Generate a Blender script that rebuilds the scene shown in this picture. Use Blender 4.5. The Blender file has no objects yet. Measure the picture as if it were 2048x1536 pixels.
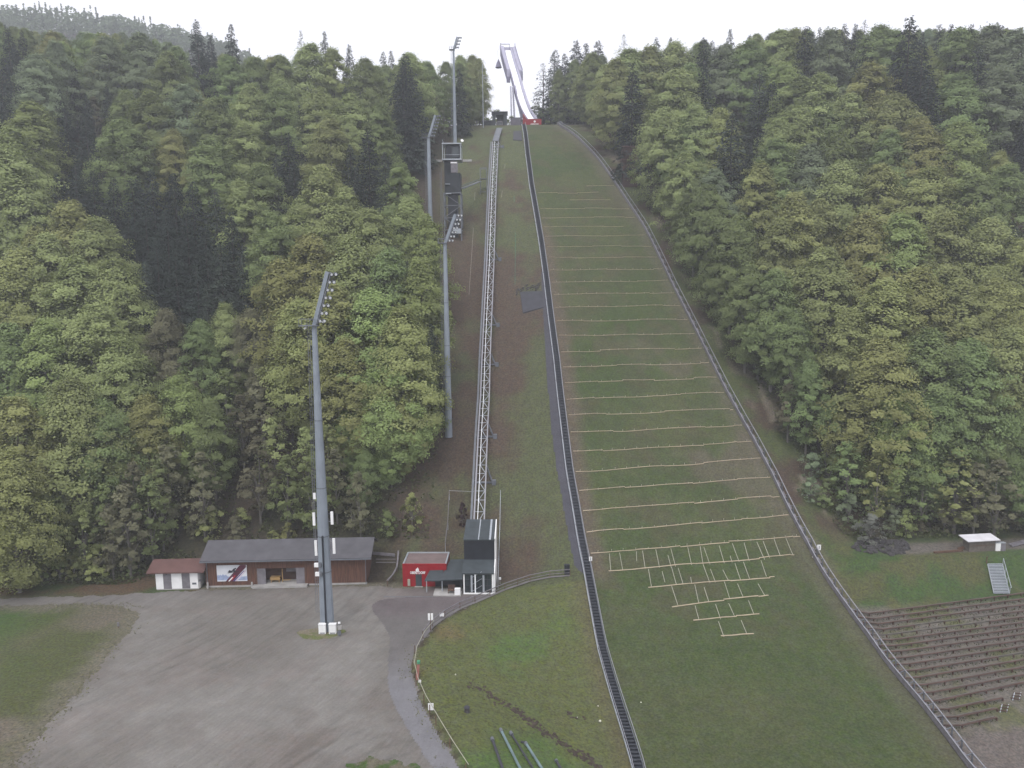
import bpy, bmesh, math, random
import numpy as np
from mathutils import Vector, Matrix
random.seed(7); rng = np.random.default_rng(7)
scene = bpy.context.scene
COL = scene.collection
R = math.radians

# ------------------------------------------------------------------ camera model
PITCH, ROLL, F, CAMH = R(7.9), R(0.45), 1500.0, 47.0
CAM = np.array([0.0, 0.0, CAMH])
_R0 = np.array([1.0, 0, 0]); _F0 = np.array([0, math.cos(PITCH), -math.sin(PITCH)]); _U0 = np.array([0, math.sin(PITCH), math.cos(PITCH)])
CR = _R0 * math.cos(ROLL) - _U0 * math.sin(ROLL); CU = _R0 * math.sin(ROLL) + _U0 * math.cos(ROLL)
def ray(px, py): return _F0 + CR * ((px - 1024) / F) + CU * ((768 - py) / F)
def project(p):
    d = np.asarray(p, float) - CAM
    z = d @ _F0
    return 1024 + F * (d @ CR) / z, 768 - F * (d @ CU) / z, z
def at_y(px, py, Y):
    d = ray(px, py); return CAM + d * (Y / d[1])

# ------------------------------------------------------------------ terrain
def smooth(a, b, x):
    t = np.clip((x - a) / (b - a), 0, 1); return t * t * (3 - 2 * t)
def pchip(xk, yk):
    xk, yk = np.array(xk, float), np.array(yk, float)
    h = np.diff(xk); d = np.diff(yk) / h
    m = np.zeros(len(xk)); m[0], m[-1] = d[0], d[-1]
    for i in range(1, len(xk) - 1):
        if d[i - 1] * d[i] > 0:
            w1, w2 = 2 * h[i] + h[i - 1], h[i] + 2 * h[i - 1]
            m[i] = (w1 + w2) / (w1 / d[i - 1] + w2 / d[i])
    def f(x):
        x = np.clip(np.asarray(x, float), xk[0], xk[-1])
        i = np.clip(np.searchsorted(xk, x) - 1, 0, len(h) - 1)
        t = (x - xk[i]) / h[i]
        return ((2*t**3-3*t**2+1)*yk[i] + (t**3-2*t**2+t)*h[i]*m[i] + (-2*t**3+3*t**2)*yk[i+1] + (t**3-t**2)*h[i]*m[i+1])
    return f
_tail = [(145,22),(170,40.5),(205,67),(230,83.5),(250,93.5),(265,98.7),(280,102),(290,103),(330,103),(380,97),(450,84),(600,60),(900,40),(3000,40)]
P = pchip(*zip(*([(-400,-6.5),(40,-6.5),(60,-6.3),(75,-5.5),(85,-4.8),(97,-3.0),(106,-.6),(114,2.2),(122,6.2),(130,11.2)] + _tail)))
PL = pchip(*zip(*([(-400,0),(114,0),(116,.6),(120,3.2),(126,7.6),(134,14)] + _tail)))
PR = pchip(*zip(*([(-400,-7.5),(60,-7.3),(83,-5.7),(95,-4.2),(104,-2.8),(109,-1.6),(115.5,2.0),(124,2.4),(128,4.5),(136,10.5),(146,18.5),(170,36)] + _tail[2:])))
def ctilt(Y): return 0.09 - 0.09 * smooth(112, 200, Y)
def hill(X, Y): return P(Y - ctilt(Y) * (X - 12))
def hit(px, py, fn, h=0.0, t0=50, t1=460, step=1.0):
    d = ray(px, py); d = d / np.linalg.norm(d)
    t = np.arange(t0, t1, step); Q = CAM + d * t[:, None]
    f = Q[:, 2] - h - fn(Q[:, 0], Q[:, 1])
    n = np.where(f < 0)[0]
    if not len(n) or n[0] == 0: return None
    a, b = t[n[0] - 1], t[n[0]]
    for _ in range(24):
        m = (a + b) / 2; q = CAM + d * m
        if q[2] - h - fn(q[0], q[1]) < 0: b = m
        else: a = m
    return CAM + d * b
def flat(X, Y): return 0 * X
LEFT_PX = [(1053,258),(1060,310),(1068,370),(1077,420),(1089,490),(1099,560),(1109,640),(1120,720),(1129,800),(1139,880),(1148,950),(1161,1020),(1172,1085),(1184,1140),(1200,1225),(1215,1300),(1240,1385),(1268,1470),(1287,1530)]
RIGHT_PX = [(1120,255),(1142,268),(1165,288),(1193,318),(1222,358),(1255,408),(1288,458),(1318,518),(1345,575),(1378,640),(1412,708),(1448,780),(1478,835),(1512,895),(1545,958),(1582,1035),(1612,1090),(1640,1143),(1668,1186),(1698,1228),(1735,1278),(1765,1322),(1800,1365),(1840,1412),(1888,1475),(1930,1532)]
FENCE_PX = [(985,1190),(955,1203),(930,1214),(895,1232),(865,1255),(845,1278),(828,1308),(822,1340),(830,1375),(846,1410),(870,1455),(898,1500),(925,1540)]
LE = np.array([hit(x, y, hill) for x, y in LEFT_PX]); RE = np.array([hit(x, y, hill) for x, y in RIGHT_PX]); FE = np.array([hit(x, y, flat) for x, y in FENCE_PX])
def along(pts):
    o = np.argsort(pts[:, 1]); ys, xs = pts[o, 1], pts[o, 0]
    return lambda Y: np.interp(Y, ys, xs)
xl, xr, xf = along(LE), along(RE), along(FE)
def H(X, Y):
    X, Y = np.broadcast_arrays(np.asarray(X, float), np.asarray(Y, float))
    hh = hill(X, Y)
    # left ground
    side = 0.09 * np.maximum(0, -X - 35) * smooth(135, 230, Y) + .13 * np.maximum(0, np.minimum(-X, 260) - 75) * smooth(225, 295, Y)
    hl = PL(Y) + side
    a = xf(Y); b = xl(Y) - 1.0
    wl = np.where(Y < 106, smooth(0, 1, (X - a - .3) / np.maximum(b - a, 1)), smooth(0, 1, (X - 0.0) / np.maximum(b - 0.0, 1)))
    mix = smooth(104, 110, Y)
    wl = (1 - mix) * smooth(0, 1, (X - a - .3) / np.maximum(b - a, 1)) + mix * smooth(0, 1, (X - 0.5) / np.maximum(b - 0.5, 1))
    z = hl * (1 - wl) + hh * wl
    # right ground
    r = xr(Y)
    yr = Y - .1 * (X - 50) * (1 - smooth(125, 150, Y))
    hr = PR(yr) + 0.14 * np.maximum(0, X - r - 9) * smooth(128, 215, Y)
    bl = 2.5 + 12 * smooth(108, 130, Y)
    wr = smooth(0, 1, (X - r - .8) / bl)
    z = z * (1 - wr) + hr * wr
    # hills beyond
    T = np.interp(X, [-900,-350,-288,-224,-207,-160,-100,-70], [254,250,239,223,212,178,130,60])
    z = z + (T - z) * np.exp(-((Y - 650) / 130.0) ** 2) * smooth(360, 520, Y) * smooth(-60, -110, X)
    return z
def G(px, py): 
    p = hit(px, py, H)
    if p is None: raise RuntimeError('no ground at %s %s' % (px, py))
    return p

# value noise for paint
def vnoise(X, Y, s, seed=0):
    r = np.random.default_rng(seed).random((256, 256))
    x, y = X / s + 1000, Y / s + 1000
    i, j = np.floor(x).astype(int), np.floor(y).astype(int); u, v = x - i, y - j
    u, v = u*u*(3-2*u), v*v*(3-2*v); i &= 255; j &= 255; i1, j1 = (i+1) & 255, (j+1) & 255
    return (r[i,j]*(1-u)+r[i1,j]*u)*(1-v) + (r[i,j1]*(1-u)+r[i1,j1]*u)*v
def fbm(X, Y, s, seed=0): return (vnoise(X,Y,s,seed)*.5 + vnoise(X,Y,s/2.1,seed+1)*.3 + vnoise(X,Y,s/4.3,seed+2)*.2)

# ------------------------------------------------------------------ materials
def nt(name):
    m = bpy.data.materials.new(name); m.use_nodes = True
    t = m.node_tree; t.nodes.clear(); return m, t.nodes, t.links
MATS = {}
def mat(name, col, rough=.7, var=.18, scale=1.5, metal=0, emit=None, bump=0, spec=.3, dirt=None, stretch=None):
    if name in MATS: return MATS[name]
    m, N, L = nt(name)
    out = N.new('ShaderNodeOutputMaterial'); b = N.new('ShaderNodeBsdfPrincipled'); L.new(b.outputs[0], out.inputs[0])
    b.inputs['Roughness'].default_value = rough; b.inputs['Metallic'].default_value = metal; b.inputs['Specular IOR Level'].default_value = spec
    tc = N.new('ShaderNodeTexCoord'); vec = tc.outputs['Object']
    if stretch:
        mp = N.new('ShaderNodeMapping'); mp.inputs['Scale'].default_value = stretch; L.new(vec, mp.inputs[0]); vec = mp.outputs[0]
    n = N.new('ShaderNodeTexNoise'); n.inputs['Scale'].default_value = scale; n.inputs['Detail'].default_value = 5; L.new(vec, n.inputs['Vector'])
    mr = N.new('ShaderNodeMapRange'); mr.inputs['From Min'].default_value = .3; mr.inputs['From Max'].default_value = .7; L.new(n.outputs['Fac'], mr.inputs['Value'])
    mx = N.new('ShaderNodeMix'); mx.data_type = 'RGBA'; L.new(mr.outputs[0], mx.inputs['Factor'])
    c2 = dirt or tuple(min(1, c * (1 + var)) for c in col)
    mx.inputs[6].default_value = (*[c * (1 - var) for c in col], 1); mx.inputs[7].default_value = (*c2, 1)
    L.new(mx.outputs[2], b.inputs['Base Color'])
    if bump:
        bp = N.new('ShaderNodeBump'); bp.inputs['Strength'].default_value = bump; bp.inputs['Distance'].default_value = .05; L.new(n.outputs['Fac'], bp.inputs['Height']); L.new(bp.outputs[0], b.inputs['Normal'])
    MATS[name] = m; return m
def paint_mat(name, fine=9.0, amp=.35, patch=.6, rough=1.0, streak=None):
    m, N, L = nt(name)
    out = N.new('ShaderNodeOutputMaterial'); b = N.new('ShaderNodeBsdfPrincipled'); L.new(b.outputs[0], out.inputs[0])
    b.inputs['Roughness'].default_value = rough; b.inputs['Specular IOR Level'].default_value = .1
    at = N.new('ShaderNodeAttribute'); at.attribute_name = 'paint'
    ge = N.new('ShaderNodeNewGeometry'); vec = ge.outputs['Position']
    def noise(sc, det, v=None):
        n = N.new('ShaderNodeTexNoise'); n.inputs['Scale'].default_value = sc; n.inputs['Detail'].default_value = det; n.inputs['Roughness'].default_value = .7
        L.new(v or vec, n.inputs['Vector']); return n.outputs['Fac']
    def rangeof(f, lo, hi):
        r = N.new('ShaderNodeMapRange'); r.inputs['From Min'].default_value = .28; r.inputs['From Max'].default_value = .72
        r.inputs['To Min'].default_value = lo; r.inputs['To Max'].default_value = hi; L.new(f, r.inputs['Value']); return r.outputs[0]
    def mul(a, b_):
        x = N.new('ShaderNodeMath'); x.operation = 'MULTIPLY'; L.new(a, x.inputs[0]); L.new(b_, x.inputs[1]); return x.outputs[0]
    k = mul(rangeof(noise(fine, 3), 1 - amp, 1 + amp), rangeof(noise(patch, 5), .86, 1.14))
    if streak:
        for ang, sx, sy, am in streak:
            mp = N.new('ShaderNodeMapping'); mp.vector_type = 'TEXTURE'; mp.inputs['Rotation'].default_value = (0, 0, R(ang)); mp.inputs['Scale'].default_value = (sx, sy, 1); L.new(vec, mp.inputs[0])
            k = mul(k, rangeof(noise(1, 4, mp.outputs[0]), 1 - am, 1 + am))
    sc = N.new('ShaderNodeVectorMath'); sc.operation = 'SCALE'; L.new(at.outputs['Color'], sc.inputs[0]); L.new(k, sc.inputs['Scale'])
    hs = N.new('ShaderNodeHueSaturation'); L.new(sc.outputs[0], hs.inputs['Color']); L.new(rangeof(noise(patch * 3, 3), .7, 1.3), hs.inputs['Saturation']); L.new(rangeof(noise(patch * 1.7, 3), .482, .515), hs.inputs['Hue'])
    L.new(hs.outputs[0], b.inputs['Base Color'])
    bp = N.new('ShaderNodeBump'); bp.inputs['Strength'].default_value = .5; bp.inputs['Distance'].default_value = .12; L.new(noise(fine * .6, 4), bp.inputs['Height']); L.new(bp.outputs[0], b.inputs['Normal'])
    return m
def leaf_mat(name, col, trans=.35):
    m, N, L = nt(name)
    out = N.new('ShaderNodeOutputMaterial')
    at = N.new('ShaderNodeAttribute'); at.attribute_name = 'tint'
    oi = N.new('ShaderNodeObjectInfo')
    mr = N.new('ShaderNodeMapRange'); mr.inputs['To Min'].default_value = .76; mr.inputs['To Max'].default_value = 1.26; L.new(at.outputs['Fac'], mr.inputs['Value'])
    mo = N.new('ShaderNodeMapRange'); mo.inputs['To Min'].default_value = .84; mo.inputs['To Max'].default_value = 1.14; L.new(oi.outputs['Random'], mo.inputs['Value'])
    mm = N.new('ShaderNodeMath'); mm.operation = 'MULTIPLY'; L.new(mr.outputs[0], mm.inputs[0]); L.new(mo.outputs[0], mm.inputs[1])
    hs = N.new('ShaderNodeHueSaturation'); hs.inputs['Color'].default_value = (*col, 1); L.new(mm.outputs[0], hs.inputs['Value'])
    mh = N.new('ShaderNodeMapRange'); mh.inputs['To Min'].default_value = .485; mh.inputs['To Max'].default_value = .513; L.new(oi.outputs['Random'], mh.inputs['Value']); L.new(mh.outputs[0], hs.inputs['Hue'])
    d = N.new('ShaderNodeBsdfDiffuse'); L.new(hs.outputs[0], d.inputs[0])
    if trans:
        t = N.new('ShaderNodeBsdfTranslucent'); L.new(hs.outputs[0], t.inputs[0])
        x = N.new('ShaderNodeMixShader'); x.inputs[0].default_value = trans; L.new(d.outputs[0], x.inputs[1]); L.new(t.outputs[0], x.inputs[2]); L.new(x.outputs[0], out.inputs[0])
    else: L.new(d.outputs[0], out.inputs[0])
    return m

M_steel = mat('galvanised_steel', (.40,.43,.47), .5, .12, .8, metal=.35)
M_steeldark = mat('grey_steel', (.13,.14,.16), .55, .15, 1)
M_mast = mat('mast_paint', (.22,.25,.29), .55, .12, .5, spec=.4)
M_rail = mat('pale_rail', (.26,.26,.285), .5, .12, 2, metal=.2)
M_white = mat('white_paint', (.78,.78,.78), .5, .06, 1)
M_cable = mat('bright_cable', (.85,.87,.9), .3, .05, 1)
M_black = mat('black_cladding', (.017,.02,.028), .45, .25, 1.2, spec=.4)
M_slate = mat('dark_slate_roof', (.045,.055,.062), .6, .2, .9)
M_roofgrey = mat('barn_roof', (.085,.083,.092), .8, .16, .7, bump=.3)
M_roofred = mat('hut_roof', (.115,.062,.056), .8, .15, .8, bump=.3)
M_red = mat('red_cladding', (.26,.009,.015), .5, .12, 1.1)
M_wood = mat('weathered_wood', (.11,.065,.045), .85, .35, 2.2, stretch=(6,6,.5))
M_woodred = mat('barn_boards', (.105,.052,.036), .85, .38, 1.6, stretch=(5,5,.35))
M_plank = mat('fence_boards', (.17,.16,.175), .85, .22, 1.3)
M_batten = mat('pale_batten', (.42,.345,.25), .8, .22, .5)
M_strap = mat('thin_lath', (.34,.33,.27), .8, .15, .5)
M_bench = mat('bench_plank', (.085,.05,.042), .8, .35, .35)
M_conc = mat('concrete', (.33,.32,.31), .9, .18, .9, bump=.2)
M_pave = mat('paving', (.16,.15,.15), .95, .15, .8)
M_tarp = mat('dark_mat', (.05,.05,.06), .9, .15, .8)
M_tread = mat('step_tread', (.042,.046,.055), .7, .3, 3)
M_stone = mat('stone', (.06,.056,.058), .95, .4, 1.5)
M_stonepale = mat('pale_stone', (.6,.58,.5), .9, .1, 1)
M_soil = mat('soil', (.055,.042,.036), 1, .35, 2)
M_glass = mat('window_glass', (.03,.04,.045), .12, .3, .4, spec=.6)
M_lens = mat('lamp_lens', (.88,.9,.92), .12, .04, 1, spec=.8)
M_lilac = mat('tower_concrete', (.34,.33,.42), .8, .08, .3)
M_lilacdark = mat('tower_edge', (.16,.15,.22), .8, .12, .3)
M_track_glare = mat('inrun_track_glare', (.86,.86,.88), .6, .03, .3)  # white base colour stands in for sky glare off the track floor
M_green = mat('green_paint', (.03,.20,.12), .6, .1, 1)
M_yellow = mat('yellow_wood', (.36,.23,.10), .6, .1, 1)
M_bark = mat('bark', (.15,.14,.125), .95, .3, 1.5, stretch=(2,2,.5))
M_barkdark = mat('dark_bark', (.06,.05,.045), .95, .3, 1.5)
M_pipe = mat('pipe_green', (.14,.19,.20), .6, .2, .8)

# ------------------------------------------------------------------ object helpers
def tag(o, label=None, cat=None, group=None, kind=None):
    if label: o['label'] = label
    if cat: o['category'] = cat
    if group: o['group'] = group
    if kind: o['kind'] = kind
    return o
def thing(name, loc, label=None, cat=None, group=None):
    o = bpy.data.objects.new(name, None); o.location = Vector([float(v) for v in loc]); o.empty_display_size = .5
    COL.objects.link(o); return tag(o, label, cat, group)
def wloc(o):
    v = Vector((0, 0, 0))
    while o is not None: v += o.location; o = o.parent
    return v
V = lambda *a: Vector([float(x) for x in (a[0] if len(a) == 1 else a)])
class MB:
    def __init__(s): s.v, s.f = [], []
    def add(s, vs, fs):
        n = len(s.v); s.v += [tuple(float(c) for c in v) for v in vs]; s.f += [tuple(i + n for i in f) for f in fs]; return s
    def hexa(s, c):   # 8 corners: bottom 4 ccw, top 4 ccw
        return s.add(c, [(3,2,1,0),(4,5,6,7),(0,1,5,4),(1,2,6,5),(2,3,7,6),(3,0,4,7)])
    def box(s, c, size, rz=0):
        cx, cy, cz = c; a, b, h = size[0]/2, size[1]/2, size[2]/2; ca, sa = math.cos(rz), math.sin(rz)
        return s.hexa([(cx + x*ca - y*sa, cy + x*sa + y*ca, cz + z) for z in (-h, h) for x, y in ((-a,-b),(a,-b),(a,b),(-a,b))])
    def bar(s, p, q, w, h=None, up=(0,0,1)):
        p, q = V(p), V(q); d = q - p
        if d.length < 1e-6: return s
        h = h or w; d.normalize(); u = V(up)
        if abs(d.dot(u)) > .98: u = Vector((1, 0, 0))
        r = d.cross(u).normalized(); t = r.cross(d).normalized()
        c = []
        for e in (p, q):
            c += [e - r*w/2 - t*h/2, e + r*w/2 - t*h/2, e + r*w/2 + t*h/2, e - r*w/2 + t*h/2]
        return s.hexa(c)
    def tube(s, p, q, r0, r1=None, n=8, cap=True):
        p, q = V(p), V(q); r1 = r0 if r1 is None else r1; d = (q - p).normalized()
        u = Vector((0,0,1)) if abs(d.z) < .9 else Vector((1,0,0)); a = d.cross(u).normalized(); b = d.cross(a)
        vs = [e + (a*math.cos(2*math.pi*k/n) + b*math.sin(2*math.pi*k/n))*rr for e, rr in ((p, r0), (q, r1)) for k in range(n)]
        fs = [(k, (k+1) % n, n + (k+1) % n, n + k) for k in range(n)]
        if cap: fs += [tuple(range(n))[::-1], tuple(range(n, 2*n))]
        return s.add(vs, fs)
    def path(s, pts, w, h, up=(0,0,1)):
        for a, b in zip(pts, pts[1:]): s.bar(a, b, w, h, up)
        return s
    def tri_blob(s, c, r, seed=0, flat=.7):
        rr = random.Random(seed); vs, fs = [], []
        n, m = 6, 4
        for i in range(m + 1):
            ph = math.pi * i / m
            for k in range(n):
                th = 2*math.pi*(k + .5*(i % 2))/n; q = r*rr.uniform(.75, 1.15)
                vs.append((c[0]+q*math.sin(ph)*math.cos(th), c[1]+q*math.sin(ph)*math.sin(th), c[2]+q*flat*math.cos(ph)))
        for i in range(m):
            for k in range(n): fs.append((i*n+k, (i+1)*n+k, (i+1)*n+(k+1) % n, i*n+(k+1) % n))
        return s.add(vs, fs)
    def build(s, name, m, parent=None, label=None, cat=None, group=None, kind=None, smooth_=False):
        me = bpy.data.meshes.new(name)
        if parent is None:
            c = Vector((0,0,0)) if kind else Vector([sum(v[i] for v in s.v)/len(s.v) for i in range(3)])
            if not kind: c.z = min(v[2] for v in s.v)
        else: c = wloc(parent)
        me.from_pydata([(v[0]-c.x, v[1]-c.y, v[2]-c.z) for v in s.v], [], s.f); me.validate()
        o = bpy.data.objects.new(name, me); me.materials.append(m)
        if smooth_: me.polygons.foreach_set('use_smooth', [True]*len(me.polygons))
        COL.objects.link(o)
        if parent is None: o.location = c
        else: o.parent = parent
        return tag(o, label, cat, group, kind)
class Frame:   # local frame on the ground: u along p->q, v away from the camera, w up
    def __init__(s, p, q, z=None):
        s.o = V(p); s.u = (V(q) - V(p)); s.u.z = 0; s.L = s.u.length; s.u.normalize(); s.vv = Vector((-s.u.y, s.u.x, 0))
        if z is not None: s.o.z = z
    def __call__(s, u, v, w): return s.o + s.u*u + s.vv*v + Vector((0,0,w))
    def box(s, mb, u0, u1, v0, v1, w0, w1):
        return mb.hexa([s(u0,v0,w0), s(u1,v0,w0), s(u1,v1,w0), s(u0,v1,w0), s(u0,v0,w1), s(u1,v0,w1), s(u1,v1,w1), s(u0,v1,w1)])
    def slab(s, mb, u0, u1, v0, w0, v1, w1, th):   # sloped slab from (v0,w0) to (v1,w1)
        return mb.hexa([s(u0,v0,w0-th), s(u1,v0,w0-th), s(u1,v1,w1-th), s(u0,v1,w1-th), s(u0,v0,w0), s(u1,v0,w0), s(u1,v1,w1), s(u0,v1,w1)])
def np_mesh(name, verts, quads, m, parent=None, paint=None, smooth_=True, tint=None):
    me = bpy.data.meshes.new(name); nv, nf = len(verts), len(quads); k = quads.shape[1]
    me.vertices.add(nv); me.vertices.foreach_set('co', np.ascontiguousarray(verts, np.float32).ravel())
    me.loops.add(nf*k); me.loops.foreach_set('vertex_index', np.ascontiguousarray(quads, np.int32).ravel())
    me.polygons.add(nf); me.polygons.foreach_set('loop_start', np.arange(0, nf*k, k, dtype=np.int32)); me.polygons.foreach_set('loop_total', np.full(nf, k, np.int32))
    me.polygons.foreach_set('use_smooth', np.full(nf, smooth_)); me.update(calc_edges=True)
    if paint is not None:
        a = me.color_attributes.new('paint', 'FLOAT_COLOR', 'POINT'); a.data.foreach_set('color', np.hstack([paint, np.ones((nv,1))]).astype(np.float32).ravel())
    if tint is not None:
        a = me.attributes.new('tint', 'FLOAT', 'FACE'); a.data.foreach_set('value', tint.astype(np.float32))
    me.materials.append(m)
    if parent is False: return me
    o = bpy.data.objects.new(name, me); COL.objects.link(o)
    if parent: o.parent = parent
    return o
def grid_quads(nx, ny):
    i = np.arange(nx - 1); j = np.arange(ny - 1); I, J = np.meshgrid(i, j, indexing='ij'); a = (I*ny + J).ravel()
    return np.stack([a, a + ny, a + ny + 1, a + 1], 1)
def lerp(a, b, t): return a*(1-t[..., None]) + b*t[..., None]
C = lambda *c: np.array(c, float)

# ------------------------------------------------------------------ ground sheet
BROWN, FLOOR, GRASS, OLIVE, DULL = C(.075,.057,.044), C(.052,.042,.032), C(.062,.092,.036), C(.086,.097,.042), C(.052,.058,.031)
DIRT, GRAVEL, LUSH = C(.155,.135,.122), C(.25,.235,.225), C(.055,.088,.030)
def dist_poly(poly, X, Y):
    d = np.full(X.shape, 1e9); P_ = np.array(poly)[:, :2]
    for a, b in zip(P_, np.roll(P_, -1, 0)):
        ab = b - a; t = np.clip(((X-a[0])*ab[0] + (Y-a[1])*ab[1]) / (ab@ab + 1e-9), 0, 1); d = np.minimum(d, np.hypot(X-a[0]-t*ab[0], Y-a[1]-t*ab[1]))
    return d
LOT_PX = [(-60,1196),(0,1196),(180,1192),(300,1184),(420,1180),(560,1176),(700,1172),(770,1172),(800,1176),(995,1180),(985,1191),(930,1214),(865,1255),(828,1308),(822,1340),(830,1375),(870,1455),(925,1540),(760,1640),(560,1560),(10,1560),(70,1480),(150,1392),(238,1285),(290,1226),(215,1208),(60,1210),(-60,1213)]
lot_poly = [hit(x, y, flat) for x, y in LOT_PX]
def ground_paint(X, Y):
    l, r, f = xl(Y), xr(Y), xf(Y)
    n1, n2, n3 = fbm(X, Y, 14, 3), fbm(X, Y, 5, 9), fbm(X, Y, 30, 21)
    col = np.broadcast_to(FLOOR, X.shape + (3,)).copy()
    col = lerp(col, DULL*.8, smooth(.45, .7, n1) * .6)
    # strip between the forest and the stairs
    strip = smooth(-22, -16, X) * smooth(106, 112, Y) * (X < l + 2)
    s = lerp(np.broadcast_to(BROWN, col.shape), C(.075,.083,.045), smooth(.44, .64, n1 * .5 + n2 * .5 + .16 * smooth(-3, 6, X) - .05 * smooth(-4, -10, X)))
    s = lerp(s, C(.085,.10,.05), smooth(175, 215, Y) * .65 * smooth(.3, .5, n2))
    col = lerp(col, s, strip)
    # sunken lawn between railing and stairs
    lawn = (X > f + .5) & (X < l + 1) & (Y < 111)
    s = lerp(np.broadcast_to(OLIVE, col.shape), C(.075,.11,.04), smooth(.45, .65, n1)); s = lerp(s, C(.12,.10,.05), smooth(.52, .7, n3 * .5 + n2 * .5))
    s = lerp(s, C(.10,.08,.055), smooth(5, 1, l - X) * .6)
    col = np.where(lawn[..., None], s, col)
    # meadow left of the car park
    mead = (X < f) & (Y < 113)
    s = lerp(np.broadcast_to(C(.07,.078,.036), col.shape), LUSH, smooth(-60, -75, X + (n1 - .5) * 25) * smooth(66, 90, Y)); s = lerp(s, C(.12,.105,.082), smooth(.5, .7, n2*.4 + n1*.6) * smooth(-72, -55, X))
    s = lerp(s, C(.125,.115,.088), smooth(4.0, .3, dist_poly(lot_poly, X, Y) + (fbm(X, Y, 2.2, 31)-.5)*5) * .95)
    col = np.where(mead[..., None], s, col)
    col = lerp(col, C(.055,.075,.032), smooth(107, 108.5, Y) * smooth(116, 112, Y) * (X < -48) * (X < 0))
    col = lerp(col, C(.10,.062,.045), smooth(106.5, 110, Y) * smooth(118, 113, Y) * (X < -48) * smooth(.35, .55, n2) * .8)
    # right side
    rt = X > r
    s = lerp(np.broadcast_to(C(.05,.078,.03), col.shape), C(.075,.078,.038), smooth(.45, .65, n2)); s = lerp(s, C(.12,.10,.075), smooth(4, 1, X - r + (n2 - .5) * 3) * .7)
    yr = Y - .1 * (X - 50)
    terr = smooth(107.5, 105.8, yr); s = lerp(s, lerp(np.broadcast_to(C(.125,.113,.098), col.shape), C(.088,.095,.042), smooth(.5, .64, n2)*.8), terr)
    s = lerp(s, DIRT * .75, smooth(82, 80, yr) )
    s = lerp(s, C(.12,.108,.095), smooth(115.8, 116.6, yr) * smooth(121.5, 119.5, yr) * smooth(58, 66, X))
    up = smooth(119, 127, yr)
    v = lerp(np.broadcast_to(C(.066,.078,.036), col.shape), BROWN*.9, smooth(.48, .66, n2)); v = lerp(v, C(.17,.15,.115), smooth(.56, .66, fbm(X, Y, 4, 51)) * smooth(2.5, 5, X - r) * smooth(12, 8, X - r) * .8)
    v = lerp(v, FLOOR, smooth(8, 13, X - r + (n1 - .5) * 6))
    s = lerp(s, v, up)
    col = np.where(rt[..., None], s, col)
    return col
def axis(a, b, step, far):
    c = list(np.arange(a, b + step/2, step)); s = step; x = a
    while x > far[0]: s *= 1.25; x -= s; c.insert(0, x)
    s = step; x = b
    while x < far[1]: s *= 1.25; x += s; c.append(x)
    return np.array(c)
gx = axis(-165, 185, 1.0, (-1450, 1450)); gy = axis(55, 300, 1.0, (-250, 1500))
GX, GY = np.meshgrid(gx, gy, indexing='ij'); GZ = H(GX, GY)
M_ground = paint_mat('hillside_ground', 3.0, .5, .5)
g = np_mesh('ground', np.stack([GX, GY, GZ], -1).reshape(-1, 3), grid_quads(len(gx), len(gy)), M_ground, paint=ground_paint(GX, GY).reshape(-1, 3))
tag(g, 'forest floor, banks and lawns around the ski flying hill', 'ground', kind='structure')

# landing slope
vs = np.linspace(58, 282, 450); us = np.linspace(0, 1, 60)
VV, UU = np.meshgrid(vs, us, indexing='ij'); XX = xl(VV) * (1-UU) + xr(VV) * UU; ZZ = H(XX, VV) + .09
n1, n2 = fbm(XX, VV, 16, 33), fbm(XX, VV, 5, 40)
col = lerp(np.broadcast_to(C(.070,.080,.038), XX.shape + (3,)), C(.054,.072,.030), smooth(.4, .65, n1))
col = lerp(col, C(.072,.066,.042), smooth(.48, .64, n2) * .6); col = lerp(col, C(.048,.066,.029), smooth(.5,.6,fbm(XX*.5,VV,3,91))*.5)
col = lerp(col, C(.06,.074,.033), smooth(110, 95, VV) * .7 * smooth(.3,.55,n2))
dl = XX - xl(VV)
band = ((.5 + .5*np.sin(VV * .9 + n1 * 9)) > .35)
col = lerp(col, C(.10,.08,.062), smooth(3.2 + 2*n2, .8, dl) * smooth(108, 114, VV) * smooth(205, 190, VV) * .85)
col = lerp(col, C(.105,.093,.07), smooth(4.0, .5, xr(VV) - XX + 2*(n2-.5)) * .55)
col = lerp(col, C(.10,.088,.066), smooth(.5,.62, fbm(XX, VV, 9, 77)) * smooth(.45, .6, UU) * smooth(122,128,VV)*smooth(165,158,VV) * .6)
M_slope = paint_mat('mown_slope', 3.2, .42, .45, streak=[(5, 1.4, 9, .07)])
s = np_mesh('landing_slope', np.stack([XX, VV, ZZ], -1).reshape(-1, 3), grid_quads(len(vs), len(us))[:, ::-1], M_slope, paint=col.reshape(-1, 3))
tag(s, 'long green landing slope dropping from the red table to the outrun', 'slope', kind='structure')

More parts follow.
